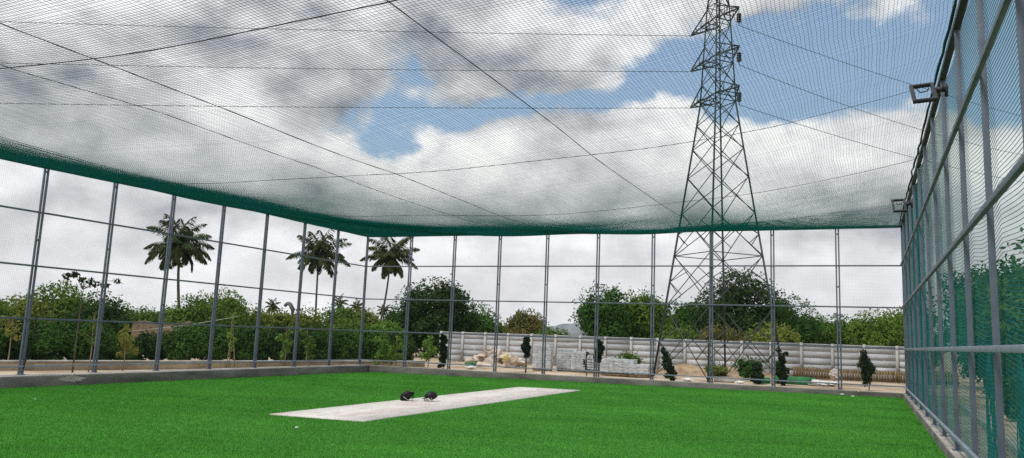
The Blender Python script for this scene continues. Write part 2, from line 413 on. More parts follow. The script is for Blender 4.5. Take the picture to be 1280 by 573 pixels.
b = MB()
ys_ = np.concatenate([np.arange(Y0+.5, YB-1.0, .4), np.linspace(YB-1.0, YB-.02, 8)])
xs_ = np.concatenate([np.linspace(XL+.03, XL+1, 8), np.arange(XL+1.4, XR-1.2, .4), np.linspace(XR-1, XR+.045, 8)])
X1j = X1 + rng.normal(0, .004, len(X1)); Y1j = Y1 + rng.normal(0, .004, len(Y1))
b.strands(net_pts(np.repeat(X1j[:, None], len(ys_), 1), np.repeat(ys_[None], len(X1), 0)), .0019)
b.strands(net_pts(np.repeat(xs_[None], len(Y1), 0), np.repeat(Y1j[:, None], len(xs_), 1)), .0019)
roof = b.build('roof_net', M['twine'])
# second layer added under the net to darken its left and far edges
b = MB(); ov = np.array([0, 0, -.028])
xo_ = X1[X1 < XL+7.0]; xo_ = xo_ + rng.normal(.02, .014, len(xo_)); yo_ = Y1[Y1 > YB-5.0]; yo_ = yo_ + rng.normal(.02, .014, len(yo_))
ye = np.concatenate([np.arange(YB-5.0, YB-.8, .4), np.linspace(YB-.8, YB-.02, 6)]); xe = np.concatenate([np.linspace(XL+.03, XL+1, 6), np.arange(XL+1.4, XL+7.1, .4)])
b.strands(net_pts(np.repeat(xo_[:, None], len(ys_), 1), np.repeat(ys_[None], len(xo_), 0))+ov, .0013)
b.strands(net_pts(np.repeat(xe[None], len(Y1), 0), np.repeat(Y1[:, None]+rng.normal(.02, .012, (len(Y1), 1)), len(xe), 1))+ov, .0013)
xs2 = xs_[xs_ < 1.2]; b.strands(net_pts(np.repeat(xs2[None], len(yo_), 0), np.repeat(yo_[:, None], len(xs2), 1))+ov*1.4, .0013)
X2 = X1[X1 < 1.2]; b.strands(net_pts(np.repeat(X2[:, None]+rng.normal(.02, .012, (len(X2), 1)), len(ye), 1), np.repeat(ye[None], len(X2), 0))+ov*1.4, .0013)
b.build('overlap', M['twine'], roof)
tag(roof, 'dark green roof net sagging over the whole cricket cage', 'net')
h = MB()
for line in ([(XL, y) for y in np.arange(Y0, YB+.1, .45)], [(x, YB) for x in np.arange(XL, XR+.1, .45)], [(XR-.02, y) for y in np.arange(Y0, YB+.1, .45)]):
    line = np.array(line)
    pts = np.column_stack([line, ZT + .02 + rng.normal(0, .012, len(line))]) + np.column_stack([rng.normal(0, .008, (len(line), 2)), np.zeros(len(line))])
    ro = .022 + .010*rng.random(len(line))
    off = np.array([.075, 0, -.0]) if line[0][0] == line[-1][0] and line[0][0] < -10 else (np.array([0, -.075, 0]) if line[0][1] == line[-1][1] else np.array([-.065, 0, 0]))
    h.tube(pts + off, ro*(.7 if line[0][0] > 0 else 1), 6)
h.build('hem', M['hem'], roof, smooth=True)

def side_net(label, fn, us, vs, um, vm, r, m):
    """fn(U,V)->points; twines at constant u (list us, sampled along vm) and constant v"""
    b = MB()
    b.strands(fn(np.repeat(us[:, None], len(vm), 1), np.repeat(vm[None], len(us), 0)), r)
    b.strands(fn(np.repeat(um[None], len(vs), 0), np.repeat(vs[:, None], len(um), 1)), r)
    return tag(b.build('side_net', M[m]), label, 'net', 'side nets of the cricket cage')
zz = np.arange(ZK+.04, ZT, PITCH); zm = np.linspace(ZK+.03, ZT+.01, 9)
yy = np.arange(Y0, YB, PITCH); ym = np.arange(Y0, YB+.01, .6)
xx = np.arange(XL, XR, PITCH); xm = np.linspace(XL, XR, 34)
side_net('fine net on the left fence, hanging before the hedge and palm', lambda U, V: np.stack([XL-.075+.02*np.sin(2.2*U+V)+0*V, U+.01*np.sin(3*V+U), V+.015*np.sin(1.7*U)], -1), yy, zz, ym, zm, .0010, 'twine_side')
side_net('fine net on the far fence, in front of the steel pylon', lambda U, V: np.stack([U+.01*np.sin(3*V+U), YB+.075+.02*np.sin(2.2*U+V), V+.015*np.sin(1.7*U)], -1), xx, zz, xm, zm, .0010, 'twine_side')
def rn(U, V):
    fold = .010*np.sin(.9*U+.5*np.sin(.8*V))+.0022*np.sin(3.1*U+.6*V+1)
    dz = -.055*np.abs(np.sin(math.pi*(U-.45)/2))+.02*np.sin(2.3*U+.7*V)
    return np.stack([XR+.045+(.035+fold)*np.sin(math.pi*np.clip((V-ZK)/H, 0, 1)), U, np.minimum(V+dz, ZT+.03)], -1)
b = MB(); um = np.arange(Y0, YB+.01, .12); vm = np.linspace(ZK+.03, ZT+.01, 14)
b.strands(rn(np.repeat(yy[:, None], len(vm), 1), np.repeat(vm[None], len(yy), 0)), .0016)
zr = np.arange(ZK+.08, ZT+.05, PITCH)
b.strands(rn(np.repeat(um[None], len(zr), 0), np.repeat(zr[:, None], len(um), 1)), .0034)
tag(b.build('side_net', M['twine_right']), 'deep green net on the right fence, seen at a slant', 'net', 'side nets of the cricket cage')
# net cloth gathered in bunches against the right fence
for i, (y, lab) in enumerate([(9.35, 'bunched green net gathered beside the nearest right fence post'), (11.6, 'bunched green net gathered behind the second right fence post')]):
    P = []
    for q in range(26):
        zq = np.linspace(ZK+.02, 1.62 + .04*rng.random(), 12)
        ph = rng.random()*6
        spread = (.07*(.5+.5*np.cos(zq*1.1))+.035)*np.clip((1.72-zq)/.5, .12, 1)
        P.append(np.stack([XR+.32+spread*.5*np.sin(ph+zq*1.3)+0*zq, y+spread*np.cos(ph*1.7+zq*.9), zq], -1))
    tag(MB().strands(np.array(P), .006).build('net_bundle', M['twine_right']), lab, 'net bundle')

# ropes that carry the roof net
def roof_rope(pts, r, label):
    pts = np.array(pts, float)
    t = np.linspace(0, 1, 50); s = np.linspace(0, 1, len(pts))
    X = np.interp(t, s, pts[:, 0]); Y = np.interp(t, s, pts[:, 1])
    o = MB().tube(np.stack([X, Y, sag(X, Y) - .012], -1), r, 5).build('net_rope', M['rope'])
    tag(o, label, 'rope', 'ropes carrying the roof net')
roof_rope([(-7.65, Y0+.6), (-7.64, 4.84), (-7.37, 7.67), (-7.21, 11.2), (-8.26, 20.9), (-8.9, YB-.1)], .0055, 'dark rope running lengthwise under the middle of the roof net')
roof_rope([(-4.05, Y0+.6), (-4.04, 5.96), (-3.98, 10.25), (-4.3, 19.6), (-4.6, YB-.1)], .0055, 'dark rope running lengthwise under the roof net, nearer the right fence')
roof_rope([(-8.95, Y0+.6), (-8.8, 5.73), (-8.37, 7.33), (-8.21, 10.4), (-9.53, 20.4), (-10.2, YB-.1)], .0042, 'thin rope running lengthwise close beside the middle roof rope')
roof_rope([(-19.0, 5.75), (-8.94, 5.65), (-7.55, 5.71), (-5.67, 5.8), (-4.09, 5.92), (1.0, 5.95)], .006, 'thick rope crossing the roof net nearest the camera')
roof_rope([(-19.0, 11.8), (-13.33, 11.47), (-7.69, 11.0), (-5.18, 11.58), (-2.54, 12.1), (-1.18, 12.45), (.9, 12.5)], .0045, 'rope crossing the middle of the roof net in a slight bow')
roof_rope([(-19.0, 15.9), (-10.29, 16.13), (-7.47, 16.4), (-4.88, 17.24), (1.0, 17.6)], .0045, 'rope crossing the roof net nearest the far fence')

# ------------------------------------------------------------------ floodlights on the right fence
def floodlight(loc, label, sc=1.0):
    t = thing('floodlight_frame', loc, label, 'lamp frame', 'lamp frames on the right fence')
    b = MB(); W, D, hh, e = .29, .56, .05, .045
    b.box((-W/2+e/2, 0, 0), (e, D, hh)); b.box((W/2-e/2, 0, 0), (e, D, hh))
    b.box((0, -D/2+e/2, 0), (W-2*e-.002, e, hh)); b.box((0, D/2-e/2, 0), (W-2*e-.002, e, hh))
    b.build('frame', M['steel_dark'], t, bevel=.006)
    f = MB()
    f.box((W/2+.05, .05, .0), (.098, .06, .05)); f.box((W/2+.12, .05, -.02), (.038, .10, .14))
    f.build('bracket', M['steel_dark'], t)
    MB().tube([(-.06, .15, .0), (-.03, .13, -.04), (.05, .12, -.03), (.08, .15, .0)], .008, 5).build('cable', M['rope'], t)
    t.rotation_euler = (R(38), R(-3), 0); t.scale = (sc,)*3
    return t
floodlight((.74, 10.85, 4.84), 'square dark open lamp frame bracketed high on the right fence, nearest the camera')
floodlight((.74, 19.4, 4.82), 'second dark open lamp frame, farther along the right fence near the far corner')

# ------------------------------------------------------------------ helmets and litter on the turf
def helmet(loc, rot, label):
    t = thing('batting_helmet', loc, label, 'helmet', 'helmets on the pitch strip')
    bm = bmesh.new(); bmesh.ops.create_uvsphere(bm, u_segments=28, v_segments=18, radius=1)
    for v in bm.verts:
        v.co.x *= .145; v.co.y *= .115; v.co.z *= .108
        if v.co.z < -.02: v.co.z = -.02 + (v.co.z+.02)*(.75 if v.co.x < .03 else .05)
        if v.co.x < -.05 and v.co.z < 0: v.co.x -= .012
    me = bpy.data.meshes.new('shell'); bm.to_mesh(me); bm.free(); me.materials.append(M['black'])
    for p in me.polygons: p.use_smooth = True
    o = bpy.data.objects.new('shell', me); C.objects.link(o); o.parent = t
    # peak: a curved plate in front of the brow
    b = MB(); n_ = 13; V = []
    for lay in (0, .006):
        for i in range(n_):
            a = R(-62 + 124*i/(n_-1))
            V.append((.132*math.cos(a), .108*math.sin(a), -.006+lay)); V.append((.132*math.cos(a)+.072*math.cos(a)**.6, .104*math.sin(a), -.022+lay))
    F = []
    for i in range(n_-1):
        q = 2*i; F.append((q, q+1, q+3, q+2)); F.append((2*n_+q, 2*n_+q+2, 2*n_+q+3, 2*n_+q+1)); F.append((q+1, 2*n_+q+1, 2*n_+q+3, q+3)); F.append((q, q+2, 2*n_+q+2, 2*n_+q))
    b.add(V, F).build('peak', M['black'], t, smooth=True)
    g = MB()
    for zb, ra in ((-.055, .062), (-.083, .060), (-.112, .052)):
        a = np.radians(np.linspace(-88, 88, 15))
        g.tube(np.stack([.105*np.cos(a)+.045+.0*a, .112*np.sin(a), zb + .02*(1-np.cos(a))], -1), .0045, 5)
    for s in (-.04, .04): g.tube([(.146, s, -.03), (.150, s, -.07), (.136, s, -.118)], .004, 5)
    g.build('grille', M['grille'], t)
    MB().tube([(-.02, .104, -.05), (.02, .06, -.125), (.03, 0, -.14), (.02, -.06, -.125), (-.02, -.104, -.05)], .006, 5).build('chin_strap', M['strap'], t)
    t.rotation_euler = rot; t.scale = (1.02,)*3
zt = turf_z(-9.5) + .024
helmet((-9.72, 15.96, zt+.095), (R(-28), R(-32), R(12)), 'black batting helmet tipped back on its side, the left one on the pitch strip')
helmet((-9.22, 16.20, zt+.112), (R(8), R(14), R(205)), 'black batting helmet resting over its face grille, the right one on the pitch strip')
def crumple(name, loc, r, m, label, cat, sq=.6, seed=0, group=None):
    bm = bmesh.new(); bmesh.ops.create_icosphere(bm, subdivisions=3, radius=r); g = np.random.default_rng(seed)
    ph = g.random(6)*6
    for v in bm.verts:
        d = v.co.normalized()
        k_ = 1 + .18*math.sin(4*d.x+ph[0])*math.sin(5*d.y+ph[1]) + .13*math.sin(9*d.z+ph[2]+4*d.x) + g.normal(0, .05)
        v.co = v.co*k_; v.co.z *= sq
    z0 = min(v.co.z for v in bm.verts)
    for v in bm.verts: v.co.z -= z0
    me = bpy.data.meshes.new(name); bm.to_mesh(me); bm.free(); me.materials.append(m)
    o = bpy.data.objects.new(name, me); C.objects.link(o); o.location = loc
    return tag(o, label, cat, group)
crumple('paper_scrap', (-8.2, 10.32, turf_z(-8.2)+.01), .026, M['white'], 'small white scrap on the turf in front of the pitch strip', 'litter', .5, 1)
crumple('paper_scrap', (-.78, 27.35, turf_z(-.8)+.01), .065, M['white'], 'white crumpled scrap at the far kerb, the left of two', 'litter', .35, 2)
crumple('paper_scrap', (-.45, 26.7, turf_z(-.5)+.01), .055, M['white'], 'white crumpled scrap near the far kerb, the right of two', 'litter', .35, 3)
crumple('paper_scrap', (-15.4, 11.3, turf_z(-15.4)+.01), .02, M['white'], 'tiny white scrap on the turf near the left kerb', 'litter', .35, 4)

# ------------------------------------------------------------------ pylon
PC = np.array([-5.99, 35.0, .1])
def hd(z):                              # half diagonal of the body at height z
    return float(np.interp(z, [.1, 6.65, 12.2, 16.9, 19.4], [2.78, 1.70, .80, .50, .06]))
DIRS = [(-1, -.04), (.04, -1), (1, .04), (-.04, 1)]        # left, near, right, far legs
def leg_pt(i, z): return np.array([PC[0] + DIRS[i][0]*hd(z), PC[1] + DIRS[i][1]*hd(z), z])
py = thing('pylon', tuple(PC), 'tall lattice steel power pylon standing behind the far fence', 'pylon')
def loc(p): return np.asarray(p) - PC
for i in range(4):
    b = MB(); zs = [.05, 6.65, 12.2, 16.9, 19.4]
    for z0, z1 in zip(zs[:-1], zs[1:]):
        w = .078 if z0 < 6 else .07 if z0 < 12 else .055
        b.bar(loc(leg_pt(i, z0)), loc(leg_pt(i, z1)), w, w)
    b.build('leg', M['galv'], py)
levels = [.1, 3.1, 5.4, 7.3, 8.9, 10.2, 11.3, 12.35, 13.2, 14.15, 15.05, 15.95, 16.9, 18.0]
for i in range(4):
    j = (i+1) % 4; b = MB()
    for q, (z0, z1) in enumerate(zip(levels[:-1], levels[1:])):
        w = .034 if q < 4 else .034 if q < 9 else .027
        A0, A1, B0, B1 = leg_pt(i, z0), leg_pt(i, z1), leg_pt(j, z0), leg_pt(j, z1)
        nrm = np.cross(B0-A0, A1-A0); nrm /= np.linalg.norm(nrm); e = nrm*.03
        b.bar(loc(A0+e), loc(B1+e), w, .02, nrm); b.bar(loc(B0-e), loc(A1-e), w, .02, nrm)
        if q < 3:          # redundant members: short struts from the leg to the diagonals
            X_ = (A0+B1)/2*.5 + (B0+A1)/2*.5
            for P0, P1 in ((A0, A1), (B0, B1)):
                for (d0, d1) in ((.5, .27), (.5, .73)):
                    D = (A0 if P0 is A0 else B0)*(1-d1) + (B1 if P0 is A0 else A1)*d1 if d1 < .5 else (B0 if P0 is A0 else A0)*(1-d1) + (A1 if P0 is A0 else B1)*d1
                    b.bar(loc(P0*(1-d0)+P1*d0), loc(D), .03, .025)
        if q in (1, 6, 8, 10, 11):
            b.bar(loc(A1), loc(B1), w, w)
    b.build('bracing', M['galv'], py)
AD = np.array([.7071, -.7071, 0])
for q, za in enumerate((12.62, 14.42, 16.22)):
    zu = za + .28
    for side, Lr in ((1, 1.55), (-1, 2.2)):
        tip = np.array([PC[0], PC[1], za+.05]) + AD*side*Lr
        pr = (1, 2) if side > 0 else (0, 3)
        b = MB()
        for i in pr:
            b.bar(loc(leg_pt(i, za-.05)), loc(tip), .05, .05); b.bar(loc(leg_pt(i, za+.55)), loc(tip+[0, 0, .04]), .045, .045)
            for f0, f1 in ((.33, .36), (.66, .68)):
                lo_ = leg_pt(i, za-.05)*(1-f0)+tip*f0; up = leg_pt(i, za+.55)*(1-f1)+tip*f1
                b.bar(loc(lo_), loc(up), .028, .028)
        for f0 in (.0, .35, .7):
            a_ = leg_pt(pr[0], za-.05)*(1-f0)+tip*f0; c_ = leg_pt(pr[1], za-.05)*(1-f0)+tip*f0
            b.bar(loc(a_), loc(c_), .036, .036)
        arm = b.build('crossarm', M['galv'], py)
        if side > 0:
            I = MB(); top_ = tip - [0, 0, .02]
            I.tube([loc(top_), loc(top_-[0, 0, .22])], .012, 6)
            for d_ in range(5):
                zc = -.25 - d_*.085
                for zo, r0, r1 in ((0, .045, .115), (-.03, .115, .10), (-.045, .10, .05)):
                    I.tube([loc(top_+[0, 0, zc+zo]), loc(top_+[0, 0, zc+zo-.028])], [r0, r1], 12)
            I.tube([loc(top_-[0, 0, .66]), loc(top_-[0, 0, .80])], .02, 6)
            I.build('insulator', M['insul'], py)
def conductor(a, c, sagd, label, r=.013):
    a = np.array(a); c = np.array(c); t = np.linspace(0, 1, 90)[:, None]
    P = a*(1-t)+c*t; P[:, 2] -= (4*sagd*t*(1-t))[:, 0]
    tag(MB().tube(P, r, 5).build('power_line', M['wire']), label, 'power line', 'conductors of the pylon')
for q, (za, nm) in enumerate(((12.62, 'lowest'), (14.42, 'middle'), (16.22, 'topmost'))):
    tl = np.array([PC[0], PC[1], za+.05]) - AD*2.2; tr = np.array([PC[0], PC[1], za-.78]) + AD*1.55
    lt = np.array([-37.5, 23.6, (12.0, 13.95, 15.98)[q]])
    d_ = lt - tl; end = tl + d_*2.4
    conductor(tl, end, .5, nm + ' power line leading left from the pylon above the net')
    rt = np.array([(2.85, 45.4, 12.6), (1.69, 43.9, 14.3), (4.2, 46.3, 16.3)][q])
    d_ = rt - tr; end = tr + d_*5
    end[2] = tr[2] + (rt[2]-tr[2])*5 - .6 + 2.6
    conductor(tr, end, 2.2, nm + ' power line leading right from the pylon insulators')

# ------------------------------------------------------------------ compound wall behind the far fence
WY, WZ0, WZ1 = 41.0, .12, 1.72
px_ = [-22.86 + 1.42*i for i in range(19)]
w = thing('compound_wall', (px_[0], WY, WZ0), 'grey precast concrete panel wall behind the building materials', 'wall')
pm = MB().box((0, 0, (WZ1-WZ0+.08)/2), (.13, .15, WZ1-WZ0+.08)).mesh('post', M['panel_post'])
for i, x in enumerate(px_):
    o = bpy.data.objects.new('post', pm); C.objects.link(o); o.parent = w; o.location = (x-px_[0], 0, rng.normal(0, .008))
for i in range(len(px_)-1):
    b = MB(); hrow = (WZ1-WZ0)/5
    for r_ in range(5):
        tilt = rng.normal(0, .006)
        c0 = ((px_[i]+px_[i+1])/2-px_[0], tilt, hrow*(r_+.5))
        b.box(c0, (1.42-.135, .05, hrow-.008))
    b.box(((px_[i]+px_[i+1])/2-px_[0], 0, WZ1-WZ0+.02), (1.42-.135, .12, .05))
    b.build('panel', M['panel'], w)
b = MB()
for i in range(62):
    x = -3.3 + i*.115
    b.box((x, 40.72 + rng.normal(0, .006), .10+.27+rng.normal(0, .012)), (.085, .03, .54))
b.box((.2, 40.76, .5), (7.2, .03, .05)); b.box((.2, 40.76, .22), (7.2, .03, .05))
tag(b.build('board_fence', M['brown_board']), 'low brown board fence at the foot of the grey wall on the right', 'fence')

# low beige wall beyond the left fence
P0, P1 = np.array([-26.2, 8.2]), np.array([-18.6, 31.8])
d_ = P1-P0; ang = math.atan2(d_[1], d_[0]); Ln = np.linalg.norm(d_); mid = (P0+P1)/2
o = MB().box((0, 0, .10), (Ln, .30, .26)).build('low_wall', M['beige'], loc=(mid[0], mid[1], .1), bevel=.015); o.rotation_euler[2] = ang
tag(o, 'low beige masonry wall along the foot of the hedge', 'low wall')
b = MB().box((0, 0, .262), (Ln, .36, .06)).build('coping', M['concrete_pale'], o, bevel=.012)

# ruined brick wall among the hedge
o = MB()
prof = [(0, 1.50), (.5, 1.56), (.9, 1.50), (1.3, 1.42), (1.75, 1.40), (2.2, 1.47), (2.8, 1.62), (2.85, .1), (0, .1)]
V = [(x, s, z) for s in (0, .24) for x, z in prof]; n_ = len(prof)
bm = bmesh.new(); f1 = [bm.verts.new(v) for v in V[:n_]]; f2 = [bm.verts.new(v) for v in V[n_:]]
bm.faces.new(f1); bm.faces.new(f2[::-1])
for i in range(n_): bm.faces.new((f1[i], f2[i], f2[(i+1) % n_], f1[(i+1) % n_]))
bmesh.ops.recalc_face_normals(bm, faces=bm.faces[:])
me = bpy.data.meshes.new('brick_ruin'); bm.to_mesh(me); bm.free(); me.materials.append(M['brick'])
o = bpy.data.objects.new('brick_ruin', me); C.objects.link(o); o.location = (-33.85, 29.4, .2); o.rotation_euler[2] = math.atan2(1.06, 2.6)
tag(o, 'broken brown brick wall showing among the hedge below the tallest palm', 'ruined wall')

# hooked pipe outside the left fence
t = np.linspace(0, 1, 14)
pts = [(0, 0, z) for z in np.linspace(0, 2.25, 8)] + [(-.05-.16*(1-math.cos(a)), -.03, 2.28+.18*math.sin(a)) for a in np.linspace(.3, 2.7, 8)]
o = MB().tube(pts, [.085]*8 + list(np.linspace(.08, .06, 8)), 10).build('hooked_pipe', M['pipe_green'], smooth=True, loc=(-19.95, 24.35, .08))
tag(o, 'grey-green standing pipe with a hooked top just outside the left fence', 'pipe')

tag(MB().tube([(-19.10, 13.75, 1.72), (-19.09, 13.80, 1.35), (-19.07, 13.72, .95), (-19.09, 13.64, .62), (-19.10, 13.60, .40)], .014, 6).build('cable', M['rope'], smooth=True), 'black cable dangling down the leftmost fence post in view', 'cable')

# distant hill
bm = bmesh.new(); bmesh.ops.create_icosphere(bm, subdivisions=5, radius=1)
for v in bm.verts:
    d = v.co
    k_ = 1+.10*math.sin(3*d.x+1)+.07*math.sin(7*d.x+2*d.y)+.05*math.sin(13*d.x+5*d.z)
    v.co = Vector((d.x*95*k_, d.y*95*k_, d.z*40*k_))
me = bpy.data.meshes.new('hill'); bm.to_mesh(me); bm.free(); me.materials.append(M['hill'])
for p in me.polygons: p.use_smooth = True
o = bpy.data.objects.new('hill', me); C.objects.link(o); o.location = (-675, 1882, 0); tag(o, kind='structure')

# ------------------------------------------------------------------ building materials behind the far fence
o = grid_mesh(np.linspace(-10.5, -1.6, 40), np.linspace(36.2, 40.5, 26),
    lambda X, Y: .02 + np.clip(.46*np.exp(-((X+6.3)/2.6)**2)*np.exp(-((Y-39.0)/1.2)**2) + .30*np.exp(-((X+8.6)/1.2)**2-((Y-38.6)/.9)**2) + .06*np.sin(3*X+Y)*np.sin(2.3*Y), 0, 2)).build('dirt_mound', M['mound'], smooth=True)
tag(o, kind='structure')
def slab(loc, s, rot, m, seed):
    bm = bmesh.new(); bmesh.ops.create_cube(bm, size=1); g = np.random.default_rng(seed)
    for v in bm.verts: v.co = Vector((v.co.x*s[0]*(1+g.normal(0, .22)), v.co.y*s[1]*(1+g.normal(0, .22)), v.co.z*s[2]*(1+g.normal(0, .15))))
    me = bpy.data.meshes.new('stone_slab'); bm.to_mesh(me); bm.free(); me.materials.append(m)
    o = bpy.data.objects.new('stone_slab', me); C.objects.link(o); o.location = loc; o.rotation_euler = rot
    return o
g = np.random.default_rng(5)
for i in range(46):
    u_ = g.random(); x = -18.55 + 2.75*u_ + g.normal(0, .08); y = 36.2 + g.normal(0, .45)
    hh = 1.0*(1-abs(2*u_-1)**2.5)*(.35+.65*g.random())*math.exp(-((y-36.3)/.8)**2)
    o = slab((x, y, .15+hh*.75), (.34+.40*g.random(), .26+.24*g.random(), .08+.10*g.random()), (g.normal(0, .45), g.normal(0, .45), g.random()*6), M['stone'] if g.random() < .75 else M['stone_grey'], i)
    tag(o, 'rough beige stone slab in the rubble heap before the grey wall', 'stone slab', 'stones of the rubble heap')
crumple('sack', (-16.05, 35.2, .42), .17, M['yellow'], 'yellow sack lying on the rubble heap', 'sack', .9, 11)
crumple('cloth_heap', (-17.3, 34.0, .12), .24, M['tarp'], 'crumpled green cloth in front of the rubble heap', 'cloth', .5, 12)
crumple('boulder', (-1.38, 38.3, .12), .24, M['stone_grey'], 'pale round boulder on the sand before the brown boards', 'boulder', .95, 13)
for i, (x, y, r_, lab) in enumerate([(-1.85, 33.2, .42, 'flat white plastic sheet on the sand beside the green roll'), (-1.3, 33.6, .30, 'small white plastic sheet right of the green roll'),
        (-4.55, 31.7, .20, 'white plastic bag at the foot of the pylon shrubs'), (-6.55, 31.6, .24, 'white sack beside the leaning dark shrub'), (-16.6, 32.6, .22, 'white bag near the left end of the rubble heap')]):
    crumple('plastic_sheet', (x, y, .1), r_, M['white'], lab, 'plastic sheet', .28, 20+i)
o = MB().box((0, 0, .09), (.85, .4, .18)).build('concrete_slab', M['panel_post'], loc=(-5.35, 33.0, .1), bevel=.015); o.rotation_euler[2] = .1
tag(o, 'pale concrete slab lying on the ground in front of the dirt mound', 'slab')
def stack(loc, rz, nx, ny, nz, bs, label, pallet=True, wrap=True, jitter=.006, flat=False):
    t = thing('paver_stack', loc, label, 'paver stack', 'stacks of pavers behind the far fence', rz)
    z0 = .13 if pallet else .0; b = MB(); g = np.random.default_rng(nx*7+nz)
    for k_ in range(nz):
        nxx = nx - (k_ if flat else 0)
        for i in range(nxx):
            for j in range(ny):
                b.box(((i-(nxx-1)/2)*bs[0]+g.normal(0, jitter), (j-(ny-1)/2)*bs[1]+g.normal(0, jitter), z0+(k_+.5)*bs[2]), (bs[0]-.006, bs[1]-.006, bs[2]-.006), rz=g.normal(0, .02))
    b.build('pavers', M['paver'], t)
    if pallet:
        p = MB()
        for yy_ in np.linspace(-.45, .45, 3): p.box((0, yy_*ny*bs[1], .05), (nx*bs[0], .09, .08))
        for xx_ in np.linspace(-.45, .45, 6): p.box((xx_*nx*bs[0], 0, .105), (.1, ny*bs[1], .025))
        p.build('pallet', M['wood'], t)
    if wrap:
        bm = bmesh.new(); bmesh.ops.create_cube(bm, size=1); bmesh.ops.subdivide_edges(bm, edges=bm.edges[:], cuts=7, use_grid_fill=True)
        for v in bm.verts:
            v.co = Vector((v.co.x*(nx*bs[0]+.05)+g.normal(0, .008), v.co.y*(ny*bs[1]+.05)+g.normal(0, .008), z0+(v.co.z+.5)*(nz*bs[2]+.03)+g.normal(0, .006)))
        bm.faces.ensure_lookup_table()
        bmesh.ops.delete(bm, geom=[f for f in bm.faces if f.normal.z < -.8], context='FACES')
        me = bpy.data.meshes.new('wrap'); bm.to_mesh(me); bm.free(); me.materials.append(M['wrap'])
        o = bpy.data.objects.new('wrap', me); C.objects.link(o); o.parent = t
    return t
stack((-13.75, 34.2, .09), .25, 4, 4, 9, (.2, .2, .115), 'tall narrow stack of grey pavers nearest the rubble heap')
stack((-13.05, 35.6, .09), .2, 4, 4, 8, (.22, .2, .11), 'square stack of grey pavers on a pallet, second from the rubble heap')
stack((-12.35, 35.2, .09), .2, 3, 3, 7, (.20, .2, .11), 'lower grey paver stack in the middle of the paver stacks')
stack((-11.5, 35.3, .09), .15, 4, 4, 5, (.2, .2, .11), 'low grey paver stack beside the dark two-stemmed shrub', wrap=False)
stack((-10.0, 33.7, .09), .1, 7, 5, 5, (.2, .2, .11), 'wide plastic-wrapped paver heap on a dark pallet', flat=False)
stack((-8.95, 33.5, .09), .05, 4, 5, 3, (.2, .2, .12), 'low end of the wrapped pavers, nearest the leaning shrub', wrap=True)
def roll(loc, rz, L, r, label):
    t = thing('turf_roll', loc, label, 'turf roll', 'rolled green turf behind the far fence', rz)
    a = np.linspace(0, 1, 9); b = MB()
    b.tube(np.stack([(a-.5)*L, 0*a, r+0*a], -1), r*(1+.03*np.sin(a*9)), 16)
    b.build('roll', M['tarp'], t, smooth=False)
    for s in (-1, 1):
        e = MB(); th = np.linspace(0, 6*math.pi, 60); rr = r*(.2+.75*th/th[-1])
        e.tube(np.stack([s*(L/2+.006)+0*th, rr*np.cos(th), r+rr*np.sin(th)], -1), .02, 4)
        e.build('spiral_end', M['tarp_dark'], t)
roll((-2.75, 33.05, .1), .02, 1.35, .17, 'rolled green turf lying on the sand right of the pylon')
roll((-2.55, 33.5, .1), -.06, 1.3, .15, 'second green turf roll lying behind the first')
roll((-3.9, 32.9, .1), .3, .6, .13, 'short green turf roll beside the dark columnar shrub')
# pale path kerbs on the sand outside the right fence
for y0, x0, x1, y1, lab in [(8.0, 1.9, 2.35, 25.0, 'pale concrete path kerb close outside the right fence'), (14.0, 3.6, 4.2, 36, 'pale concrete path kerb farther outside the right fence')]:
    o = MB().bar((x0, y0, .12), (x1, y1, .12), .12, .2).build('path_kerb', M['concrete_pale'], bevel=.01); tag(o, lab, 'kerb')
# pale line strung across the hedge
a, c = np.array([-33.9, 27.2, 1.05]), np.array([-27.4, 29.6, 2.1]); t = np.linspace(0, 1, 20)[:, None]; P = a*(1-t)+c*t; P[:, 2] -= (.5*t*(1-t))[:, 0]
tag(MB().tube(P, .010, 5).build('cable', M['strap']), 'pale slack cable strung in front of the hedge below the tall palm', 'cable')

# ------------------------------------------------------------------ plants
def leaves(g, lobes, n, ls, up=.35, hang=0.0, thin=.45):
    """n leaf rhombs spread through the lobes (cx,cy,cz,r) mostly near their skins"""
    lobes = np.array(lobes); wgt = lobes[:, 3]**2; idx = g.choice(len(lobes), n, p=wgt/wgt.sum())
    d = g.normal(size=(n, 3)); d /= np.linalg.norm(d, axis=1)[:, None]
    rad = lobes[idx, 3]*(.45+.62*g.random(n)**.55)
    c = lobes[idx, :3] + d*rad[:, None]*np.array([1, 1, .85])
    nr = d + g.normal(0, .55, (n, 3)) + np.array([0, 0, up]); nr /= np.linalg.norm(nr, axis=1)[:, None]
    t = g.normal(size=(n, 3)); t[:, 2] -= hang; t -= nr*(t*nr).sum(1)[:, None]; t /= np.linalg.norm(t, axis=1)[:, None]
    b_ = np.cross(nr, t); s = ls*(.6+.8*g.random(n))
    return c, t*s[:, None], b_*(s*thin)[:, None]
